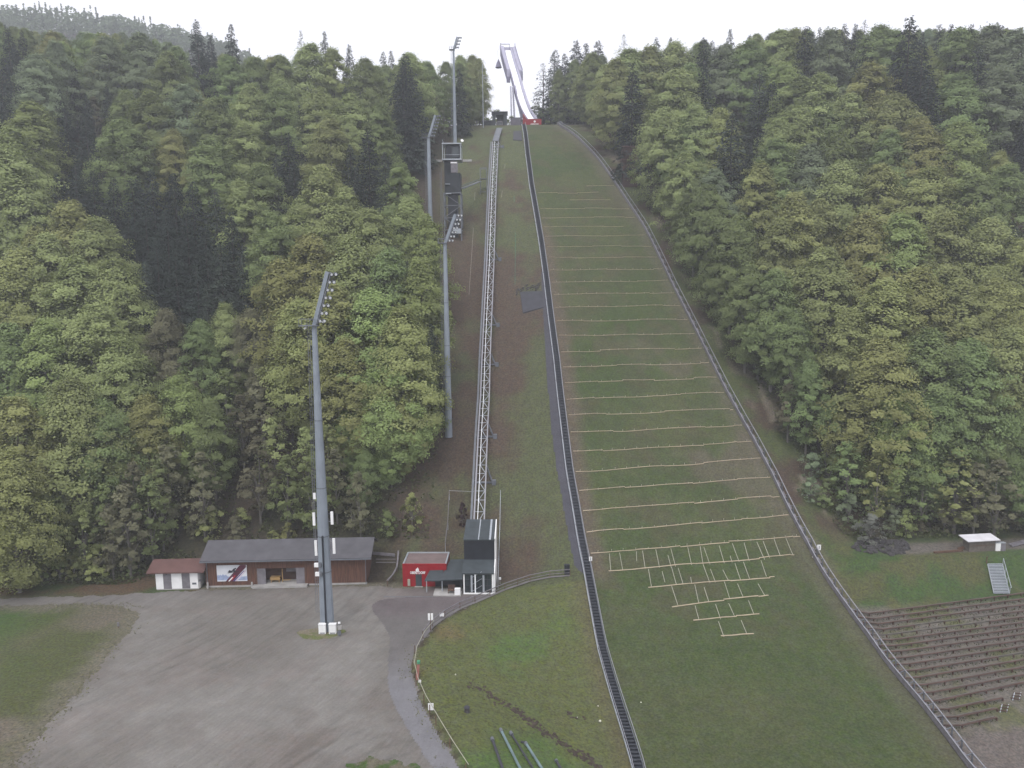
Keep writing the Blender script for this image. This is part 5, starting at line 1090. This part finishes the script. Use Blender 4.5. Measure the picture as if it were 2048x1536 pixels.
HAND = [ # px, top row, height, kind, leaf, width
(15,52,28,S_,N_dark,1.0),(42,58,27,S_,N_dark,.9),(2,150,26,S_,N_dark,1),(145,120,22,S_,N_dark,.9),(118,175,20,S_,N_dark,.9),(212,165,20,S_,N_dark,.8),(172,185,20,S_,N_dark,.9),(392,36,30,S_,N_dark,1.05),(420,66,25,S_,N_dark,1),(461,44,29,S_,N_dark,1.0),(601,58,26,'airy',N_dark,.8),(648,60,28,S_,N_dark,.95),(698,86,27,S_,N_dark,.9),(766,100,22,S_,N_dark,1),(782,98,22,S_,N_dark,1),
(794,150,25,S_,N_dark,1.25),(826,128,30,S_,N_dark,1.2),(881,104,32,S_,N_mid,1.4),(870,150,26,S_,N_mid,1.2),(600,205,24,S_,N_mid,1.2),(575,262,26,S_,N_dark,1.2),(552,310,24,S_,N_dark,1.2),(588,330,22,S_,N_dark,1.1),(735,252,28,S_,N_dark,1.3),(700,285,24,S_,N_mid,1.2),(770,300,24,S_,N_mid,1.1),
(112,345,24,S_,N_dark,1.2),(150,322,26,S_,N_dark,1.2),(185,335,24,S_,N_dark,1.1),(225,350,26,S_,N_dark,1.2),(262,352,26,S_,N_dark,1.2),(302,335,27,S_,N_dark,1.2),(345,342,26,S_,N_dark,1.2),(384,358,26,S_,N_dark,1.2),(428,372,25,S_,N_mid,1.2),(462,420,24,S_,N_dark,1.2),(290,400,26,S_,N_dark,1.2),(330,415,26,S_,N_dark,1.2),(372,425,26,S_,N_dark,1.2),(410,450,26,S_,N_dark,1.2),(440,480,26,S_,N_mid,1.2),(255,430,24,S_,N_dark,1.1),(310,470,24,S_,N_dark,1.1),(350,490,24,S_,N_dark,1.2),(390,520,24,S_,N_dark,1.1),(480,500,22,S_,N_mid,1.1),(290,520,22,S_,N_mid,1.1),(412,565,20,S_,N_mid,1.0),
(1222,122,32,S_,N_dark,1.1),(1248,66,24,'airy',N_mid,1.0),(1313,72,24,S_,N_mid,1),(1342,72,24,S_,N_dark,.9),(1408,72,30,S_,N_dark,1.25),(1408,126,30,S_,N_dark,1.25),(1461,54,26,S_,N_dark,.9),(1500,66,24,'airy',N_dark,.8),(1520,140,28,S_,N_mid,1.2),(1545,160,28,S_,N_dark,1.3),(1612,48,32,S_,N_dark,1.3),(1640,70,26,S_,N_mid,1.2),(1690,44,27,S_,N_dark,1),(1672,160,22,S_,N_dark,1.0),(1712,44,27,S_,N_dark,.9),(1730,36,28,'airy',N_dark,.9),(1735,70,28,S_,N_mid,1.3),(1820,29,38,S_,N_dark,1.35),(1846,88,34,S_,N_dark,1.4),(1860,150,30,S_,N_dark,1.3),(1880,44,28,S_,N_dark,1),(1903,44,28,S_,N_dark,1),(1943,45,30,S_,N_dark,1.1),(1958,90,32,S_,N_dark,1.2),(2003,46,28,S_,N_dark,1),(2042,100,26,S_,N_dark,1.1),(1465,222,34,S_,N_mid,1.5),(1500,290,28,S_,N_dark,1.2),(1640,52,24,S_,N_mid,.9),
# beeches
(280,68,25,B,L_blue,1.25),(212,75,24,B,L_blue,1.1),(110,85,24,B,L_blue,1.1),(70,110,24,B,L_blue,1.1),(335,105,24,B,L_mid,1.1),(455,112,24,B,L_mid,1.1),(510,118,23,B,L_mid,1.1),(560,112,24,B,L_mid,1.1),(622,90,26,B,L_pale,1.25),(665,100,25,B,L_pale,1.1),(730,118,24,B,L_mid,1.1),(850,108,25,B,L_pale,1),(915,112,25,B,L_pale,1.05),(948,110,25,B,L_pale,1),(962,132,24,B,L_pale,.8),
(60,205,26,B,L_bright,1.2),(20,260,26,B,L_bright,1.3),(240,240,24,B,L_mid,1.2),(300,185,25,B,L_mid,1.2),(370,170,25,B,L_blue,1.2),(430,200,24,B,L_mid,1.2),(500,170,24,B,L_pale,1.1),(560,180,24,B,L_mid,1.1),(490,250,24,B,L_pale,1.2),(420,280,24,B,L_mid,1.2),(520,330,22,B,L_mid,1.2),(480,360,22,B,L_pale,1.1),(640,180,24,B,L_pale,1.2),(700,190,24,B,L_pale,1.2),(660,240,24,B,L_pale,1.2),(760,210,22,B,L_mid,1.1),
(0,300,30,B,L_pale,1.3),(50,350,26,B,L_pale,1.1),(140,402,27,B,L_olive,1.15),(195,440,25,B,L_pale,1.1),(95,470,26,B,L_pale,1.1),(230,520,25,B,L_pale,1.1),(150,520,26,B,L_pale,1.2),(40,500,26,B,L_olive,1.1),(190,610,25,B,L_pale,1.2),(90,640,25,B,L_bright,1.1),(240,680,22,B,L_pale,1.1),(15,650,24,B,L_mid,1.1),(140,760,24,B,L_pale,1.1),(30,800,24,B,L_olive,1.2),(10,900,20,B,L_olive,1.1),(200,800,20,B,L_mid,1.1),
(640,334,28,B,L_pale,1.1),(690,380,25,B,L_pale,1.1),(600,400,24,B,L_pale,1.0),(740,420,25,B,L_pale,1.1),(800,330,24,B,L_mid,1.1),(820,395,22,B,L_pale,1.0),(545,430,24,B,L_mid,1.1),(620,470,25,B,L_olive,1.2),(700,480,25,B,L_pale,1.2),(850,430,22,B,L_bright,1.0),(780,500,24,B,L_mid,1.1),(840,520,24,B,L_bright,1.1),(560,520,24,B,L_olive,1.1),(660,570,25,B,L_olive,1.2),(740,580,25,B,L_bright,1.2),(810,620,25,B,L_olive,1.1),(860,640,22,B,L_bright,1.0),(600,600,24,B,L_olive,1.1),(690,680,24,B,L_olive,1.2),(790,690,25,B,L_bright,1.2),(850,720,22,B,L_olive,1.1),(740,760,24,B,L_bright,1.2),(830,800,22,B,L_olive,1.2),(690,820,22,B,L_bright,1.1),(780,860,20,B,L_bright,1.2),(860,850,18,B,L_olive,1.0),(730,900,18,B,L_mid,1.1),
(330,620,20,B,L_brown,1.0),(400,640,18,B,L_mid,1.0),(450,610,18,B,L_pale,1.0),(500,620,18,B,L_brown,1.1),(360,750,18,B,L_bright,1.1),(420,800,16,B,L_mid,1.1),(290,790,17,B,L_olive,1.1),(480,790,14,'slender',L_brown,1.2),(520,760,16,'slender',L_brown,1.3),(450,740,16,'slender',L_mid,1.2),
(1165,120,24,B,L_pale,1.2),(1260,100,25,B,L_pale,1.3),(1300,95,25,B,L_pale,1.2),(1350,85,25,B,L_pale,1.2),(1380,130,24,B,L_mid,1.1),(1450,90,25,B,L_blue,1.2),(1500,85,25,B,L_mid,1.2),(1560,62,26,B,L_pale,1.2),(1590,60,25,B,L_pale,1.2),(1660,62,26,B,L_blue,1.2),(1760,52,26,B,L_mid,1.2),(1790,62,25,B,L_mid,1.1),(1920,58,26,B,L_mid,1.2),(1980,55,26,B,L_blue,1.2),(2030,62,26,B,L_blue,1.2),
(1290,150,26,B,L_pale,1.3),(1340,160,24,B,L_pale,1.2),(1260,215,24,B,L_pale,1.1),(1320,215,24,B,L_pale,1.2),(1370,240,22,B,L_mid,1.1),(1440,220,22,B,L_olive,1.1),(1600,155,26,B,L_mid,1.2),(1640,150,26,B,L_pale,1.2),(1740,130,27,B,L_olive,1.3),(1790,190,26,B,L_pale,1.3),(1700,190,25,B,L_pale,1.2),(1600,215,25,B,L_pale,1.2),(1560,240,24,B,L_pale,1.1),(1645,205,24,B,L_mid,1.1),(1920,150,26,B,L_mid,1.2),(2000,140,26,B,L_blue,1.3),(1920,245,25,B,L_bright,1.2),(1840,240,26,B,L_olive,1.2),(1780,260,25,B,L_mid,1.1),(1680,270,24,B,L_mid,1.2),(1620,290,24,B,L_blue,1.2),(1550,280,24,B,L_mid,1.2),(1520,330,24,B,L_olive,1.2),
(1240,300,20,B,L_mid,.9),(1330,300,22,B,L_pale,1.1),(1300,350,20,B,L_mid,1.0),(1370,360,22,B,L_mid,1.1),(1430,340,22,B,L_blue,1.1),(1400,420,22,B,L_mid,1.1),(1590,390,26,B,L_olive,1.2),(1680,330,25,B,L_pale,1.2),(1640,400,24,B,L_pale,1.1),(1760,330,25,B,L_olive,1.3),(1860,340,25,B,L_olive,1.3),(1950,350,25,B,L_mid,1.2),(2020,330,25,B,L_mid,1.1),(1560,440,24,B,L_pale,1.1),(1480,430,22,B,L_mid,1.1),(1470,520,20,B,L_mid,1.1),(1550,540,22,B,L_mid,1.1),(1650,500,25,B,L_pale,1.2),(1730,430,26,B,L_olive,1.2),(1800,430,26,B,L_bright,1.2),(1890,430,25,B,L_pale,1.2),(1980,440,25,B,L_pale,1.2),(2040,480,24,B,L_olive,1.1),(1770,560,27,B,L_olive,1.2),(1840,540,26,B,L_olive,1.2),(1920,560,26,B,L_pale,1.2),(1990,560,24,B,L_olive,1.1),(1700,620,24,B,L_pale,1.1),(1760,680,24,B,L_olive,1.2),(1860,660,25,B,L_mid,1.2),(1940,680,25,B,L_mid,1.2),(2020,660,24,B,L_pale,1.1),(1800,780,22,B,L_bright,1.1),(1880,780,22,B,L_mid,1.1),(1970,800,22,B,L_mid,1.1),(2040,820,22,B,L_mid,1.1),(1590,620,18,B,L_mid,1.0),(1620,720,16,B,L_mid,1.0),
(1660,800,14,'slender',L_mid,1.3),(1520,600,15,'slender',L_mid,1.3),(1580,760,12,'slender',L_brown,1.2),(1700,880,13,'slender',L_mid,1.4),(1760,900,14,'slender',L_olive,1.2),(1920,900,15,'slender',L_olive,1.6),(1850,930,12,'slender',L_mid,1.3),(2000,920,14,'slender',L_brown,1.3),
(1625,905,5,'shrub',L_blue,1.2),(1660,915,5,'shrub',L_mid,1.1),(1690,935,5,'shrub',L_blue,1.2),(1620,955,4.5,'shrub',L_blue,1.1),(1650,965,4.5,'shrub',L_mid,1.1),(1700,990,5,'shrub',L_blue,1.2),(1740,975,5,'shrub',L_mid,1.2),(1790,985,5,'shrub',L_blue,1.2),(1742,1030,5,'shrub',L_grey,1.3),(1785,1030,4,'shrub',L_blue,1.0),(1815,1020,5,'shrub',L_bright,.9),(1722,1040,3,'shrub',L_mid,1.0),
]
for a in HAND: by_top(a[0], a[1], a[2] * (1.12 if a[3] == 'beech' else 1), a[3], a[4], a[5])
def by_y(px, top, Y, key, m, wf):
    t = at_y(px, top, Y); g_ = float(H(t[0], Y)); place(key, key, np.array([t[0], Y, g_]), t[2]-g_, wf, m, zone_of(px, top, Y, key, m), len(TREES))
for a in [(1086,124,297,'airy',N_dark,1.5),(1110,96,300,'spruce',N_mid,1.3),(1130,104,294,'spruce',N_dark,1.4),(1152,78,296,'spruce',N_dark,1.3),(1172,84,291,'spruce',N_dark,1.3),(1196,78,294,'spruce',N_dark,1.3),(1118,140,290,'beech',L_mid,.8),(1150,120,290,'beech',L_mid,.9),(1180,110,290,'beech',L_pale,1.0),
          (958,118,280,'beech',L_pale,.8),(945,112,290,'beech',L_pale,.9),(952,160,268,'beech',L_mid,.8),(940,130,272,'beech',L_pale,.9),(920,112,284,'beech',L_pale,1.0),(1075,212,300,'shrub',L_mid,1.2),(1100,215,297,'shrub',L_mid,1.5),(940,232,296,'shrub',L_mid,1.5),(958,234,298,'shrub',L_mid,1.5),(975,236,300,'shrub',L_mid,1.4),(1022,233,303,'shrub',L_mid,1.2),(995,222,306,'shrub',L_mid,1.2)]: by_y(*a)
# fill: scattered crowns where the wood is dense
SKY = [(0,40),(100,60),(250,58),(420,98),(520,112),(560,108),(620,92),(700,118),(760,126),(850,115),(900,118),(968,118),(975,262),(1062,262),(1072,200),(1100,110),(1180,98),(1250,84),(1400,76),(1500,62),(1600,52),(1700,54),(2048,50)]
skyrow = lambda px: float(np.interp(px, [s[0] for s in SKY], [s[1] for s in SKY]))
rr = random.Random(11); cnt = {'beech': sum(1 for t in TREES if t[3] == 'beech'), 'spruce': sum(1 for t in TREES if t[3] in ('spruce','airy'))}
def dark_zone(px, py): return ((px-330)/190)**2 + ((py-480)/170)**2 < 1
cand = []
for _ in range(9000):
    left = rr.random() < .5; Y = rr.uniform(119, 318)
    X = rr.uniform(-190, -13) if left else rr.uniform(25, 200)
    cand.append((Y, X, left))
cand += [(rr.uniform(114.5, 121), rr.uniform(-110, -58), True) for _ in range(260)]
cand.sort()
HS = [(a[0], a[1]) for a in HAND if a[3] in ('spruce','airy') and not (90 < a[0] < 500 and a[1] > 320)]
for Y, X, left in cand:
    if left:
        if X > -13 - (5 if 150 < Y < 225 else 0) - (9 if 178 < Y < 200 else 0): continue
        if Y < 120.5 and X > -56: continue
        if X > -21 and Y < 141: continue
        if X > -30 and 188 < Y < 238: continue
        if Y < 126 and X > -50 and rr.random() < .5: continue
    else:
        off = 9 if Y > 128 else 14
        if X < float(xr(Y)) + off or (Y < 133 and X < 78): continue
        if Y < 124: continue
        if 199 < Y < 214 and X < float(xr(Y)) + 19 : continue
    g_ = float(H(X, Y)); low = Y < 134; key = 'slender' if ((low and (Y < 130 or rr.random() < .5)) or rr.random() < .06) else 'beech'
    h = rr.uniform(12,16) if key == 'slender' else rr.uniform(20,27); px, py, dz = project((X, Y, g_ + h))
    if not (-120 < px < 2170) or dz < 60: continue
    if dark_zone(px, py) and rr.random() < .9: key = 'spruce'; h = rr.uniform(20,27)
    elif rr.random() < (.12 if left else .09) and not low: key = 'spruce'; h = rr.uniform(19,25)
    if Y > 280 and rr.random() < .5: continue
    sp = {'beech':9.0,'spruce':6.2,'slender':2.2}[key]
    if any(abs(t[0]-X) < 9 and (t[0]-X)**2 + (t[1]-Y)**2 < ((sp + (7.8 if t[3] == 'beech' else 3.2 if t[3] == 'slender' else 8.5))/2)**2 for t in TREES): continue
    px, py, dz = project((X, Y, g_ + h)); lim = skyrow(px) + 6
    if py < lim:
        h2 = h
        while h2 > h*.55 and project((X, Y, g_ + h2))[1] < lim: h2 -= .7
        if project((X, Y, g_ + h2))[1] < lim: continue
        h = h2
    if py < -30: continue
    if key == 'beech' and rr.random() < .85 and any(abs(px-a) < 34 and b-12 < py < b+95 for a, b in HS): continue
    c = rr.random(); n_ = float(fbm(np.array([X]), np.array([Y]), 28, 99)[0])
    if key == 'spruce': m = N_dark if c < .7 else N_mid
    elif key == 'slender': m = (L_brown if c < .45 else L_mid if c < .8 else L_pale)
    elif Y > 240: m = L_blue if c < .35 else L_mid if c < .7 else L_pale
    else: m = (L_olive if n_ > .56 else L_pale) if c < .55 else L_mid if c < .8 else L_bright if c < .9 else L_brown
    k2 = 'beech' if key == 'beech' else 'spruce' if key == 'spruce' else 'slender'
    if cnt.get(k2, 0) >= 296: continue
    cnt[k2] = cnt.get(k2, 0) + 1
    place(key, key, np.array([X, Y, g_]), h, rr.uniform(.95,1.2), m, zone_of(px, py, Y, key, m), rr.randrange(1000))
# shrubs at the forest foot
for k in range(110):
    left = k < 92; px = (rr.uniform(0, 900) if k % 2 else rr.uniform(-20, 290)) if left else rr.uniform(1820, 2048); py = rr.uniform(1050, 1172) if left else rr.uniform(1010, 1075)
    p = hit(px, py, H)
    if p is None or p[1] < 111.5 or (left and p[1] < 116.5 and px > 270) or (left and p[1] < 119 and px > 280): continue
    if not left and p[1] < 123: continue
    m = rr.choice([L_mid, L_brown, L_brown, L_olive]); place('shrub','shrub', np.array([p[0],p[1],float(H(p[0],p[1]))]), rr.uniform(2.5,6.5), rr.uniform(.8,1.2), m, zone_of(px, py, p[1], 'shrub', m), k)
p = hit(925,1055,H); e = place('shrub','shrub', p, 4.5, .55, leaf_mat('dark_red_leaf', (.07,.045,.05)), ('dark reddish shrub between wire fence and the lift track', 'dark reddish shrub'), 2)
# undergrowth
rg = np.random.default_rng(5); n = 110000
X = np.where(rg.random(n) < .55, rg.uniform(-150, -12, n), rg.uniform(30, 150, n)); Y = 112.5 + 45*rg.random(n)**1.5
ok = np.where(X < 0, (X < -14) & ((Y > 121) | (X < -52)), (X > xr(Y) + 8) & (Y > 124)) & (fbm(X, Y, 4, 17) > .42)
X, Y = X[ok], Y[ok]; Z = H(X, Y) + rg.random(len(X))**2*1.3
v, q = leaves(np.stack([X,Y,Z],1), rg.uniform(.14,.34,len(X)), .7, rg)
o = np_mesh('undergrowth', v, q, leaf_mat('undergrowth_leaf', (.095,.11,.052)), smooth_=False, tint=rg.random(len(X))); tag(o, 'brownish green undergrowth on the forest floor', 'undergrowth', kind='stuff')
# far mountain forest
rg = np.random.default_rng(6); n = 2600; X = rg.uniform(-520, -110, n); Y = rg.uniform(430, 720, n); Z = H(X, Y)
pts, sz, ti = [], [], []
for i in range(n):
    px, py, dz = project((X[i], Y[i], Z[i]+14))
    if not (-60 < px < 640) or py > 175: continue
    con = rg.random() < .45; m = 70; h = rg.uniform(13,22)
    if con: t = rg.random(m); r = 3.2*(1-t)*np.sqrt(rg.random(m)); zz = t*h
    else: ph = np.arccos(rg.uniform(-.6,1,m)); r = 5*np.sin(ph); zz = h*.6 + 5.5*np.cos(ph)
    th = rg.uniform(0,6.28,m); pts.append(np.stack([X[i]+r*np.cos(th), Y[i]+r*np.sin(th), Z[i]+zz],1)); sz.append(np.full(m, .95 if con else 1.25)); ti.append(np.full(m, .02 if con else rg.uniform(.4,.9)) + rg.random(m)*.1)
if pts:
    pts = np.vstack(pts); v, q = leaves(pts, np.concatenate(sz), .7, rg); o = np_mesh('far_forest', v, q, leaf_mat('far_leaf', (.13,.165,.10)), smooth_=False, tint=np.concatenate(ti)); tag(o, 'hazy wooded mountain beyond the left skyline', 'forest', kind='stuff')
print('TREES', cnt, len(TREES))
# verge weeds along the edges of the car park and path
rg = np.random.default_rng(12); P_ = np.array(smooth_poly(lot_poly))[:, :2]; seg = np.hypot(*(np.roll(P_,-1,0)-P_).T); pr_ = seg/seg.sum(); n = 6000; k = rg.choice(len(P_), n, p=pr_); t = rg.random(n)[:,None]; Q = P_[k]*(1-t) + np.roll(P_,-1,0)[k]*t + rg.normal(0,.75,(n,2)); Q = Q[(Q[:,1] > 66) & (Q[:,1] < 106) & (fbm(Q[:,0],Q[:,1],2.5,8) > .42)]; X, Y = Q.T; Z = H(X, Y)
v, q = leaves(np.stack([X,Y,Z+.07],1), rg.uniform(.05,.13,len(X)), .9, rg); o = np_mesh('verge_weeds', v, q, leaf_mat('verge_leaf', (.15,.155,.085), 0), smooth_=False, tint=rg.random(len(X))); tag(o, 'low weeds along the edges of the gravel and the path', 'weeds', kind='stuff')
# grass tufts close to the camera on lawn edges
rg = np.random.default_rng(8); n = 26000; X = rg.uniform(-75, 85, n); Y = rg.uniform(70, 118, n)
ok = ((X > xf(Y)+.4) & (X < xl(Y)-1.7) & (Y < 112)) | ((X > xr(Y)+1.6) & (Y < 118) & (Y > 108)); X, Y = X[ok], Y[ok]; Z = H(X, Y)
a = rg.uniform(0,3.14,len(X)); s = rg.uniform(.03,.07,len(X)); h = rg.uniform(.05,.16,len(X)); b = np.stack([np.cos(a)*s, np.sin(a)*s, 0*s],1); c = np.stack([X,Y,Z],1); up = np.stack([rg.normal(0,.04,len(X)), rg.normal(0,.04,len(X)), h],1)
v = np.stack([c-b, c+b, c+b*.3+up, c-b*.3+up],1).reshape(-1,3); o = np_mesh('grass_tufts', v, np.arange(len(v)).reshape(-1,4), leaf_mat('tuft_leaf', (.12,.14,.055), 0), smooth_=False, tint=rg.random(len(X))); tag(o, 'scattered grass tufts on the lawns', 'grass', kind='stuff')

# ------------------------------------------------------------------ haze, light, sky, camera
HAZE, EXPO = .00054, 0.28
m, N, L = nt('haze_air'); out = N.new('ShaderNodeOutputMaterial'); pv = N.new('ShaderNodeVolumePrincipled'); pv.inputs['Density'].default_value = HAZE; pv.inputs['Color'].default_value = (.86,.88,.95,1); pv.inputs['Anisotropy'].default_value = .2; L.new(pv.outputs[0], out.inputs['Volume'])
hz_ = MB().hexa([(-1460,-260,-12),(1460,-260,-12),(1460,1520,-12),(-1460,1520,-12),(-1460,-260,262),(1460,-260,262),(1460,1520,262),(-1460,1520,262)]).build('haze', m, None, kind='stuff')
hz_['label'] = 'thin morning haze over the whole valley'; hz_['category'] = 'haze'
w = bpy.data.worlds.new('World'); scene.world = w; w.use_nodes = True; N, L = w.node_tree.nodes, w.node_tree.links; N.clear()
out = N.new('ShaderNodeOutputWorld'); bg = N.new('ShaderNodeBackground'); sky = N.new('ShaderNodeTexSky'); sky.sky_type = 'NISHITA'; sky.sun_disc = False
SE, SA = R(58), R(200)
sky.sun_elevation = SE; sky.sun_rotation = SA; sky.air_density = 1.6; sky.dust_density = 6; sky.ozone_density = 1.5
hs = N.new('ShaderNodeHueSaturation'); hs.inputs['Saturation'].default_value = .12; mx = N.new('ShaderNodeMix'); mx.data_type = 'RGBA'; mx.inputs['Factor'].default_value = .6; mx.inputs[7].default_value = (14.8,14.9,16.2,1)
L.new(sky.outputs[0], hs.inputs['Color']); L.new(hs.outputs[0], mx.inputs[6]); L.new(mx.outputs[2], bg.inputs['Color']); bg.inputs['Strength'].default_value = .1; L.new(bg.outputs[0], out.inputs[0])
sl = bpy.data.lights.new('sun', 'SUN'); sl.energy = 1.3; sl.angle = R(30); sl.color = (1,.97,.93); so_ = bpy.data.objects.new('sun', sl); COL.objects.link(so_)
dv = Vector((math.sin(SA)*math.cos(SE), math.cos(SA)*math.cos(SE), math.sin(SE))); so_.rotation_euler = dv.to_track_quat('Z','Y').to_euler()
cd = bpy.data.cameras.new('camera'); cd.sensor_width = 36; cd.lens = F/2048*36; cd.clip_end = 4000; cd.clip_start = .5; co = bpy.data.objects.new('camera', cd); COL.objects.link(co)
co.matrix_world = Matrix(((CR[0],CU[0],-_F0[0],0),(CR[1],CU[1],-_F0[1],0),(CR[2],CU[2],-_F0[2],CAMH),(0,0,0,1))); scene.camera = co
scene.view_settings.view_transform = 'Standard'; scene.view_settings.look = 'None'; scene.view_settings.gamma = 1; scene.view_settings.exposure = EXPO; scene.view_settings.use_curve_mapping = False
scene.render.engine = 'CYCLES'; scene.cycles.use_denoising = True; scene.cycles.max_bounces = 5; scene.cycles.diffuse_bounces = 3; scene.cycles.glossy_bounces = 2; scene.cycles.transmission_bounces = 3; scene.cycles.volume_bounces = 1; scene.cycles.transparent_max_bounces = 4
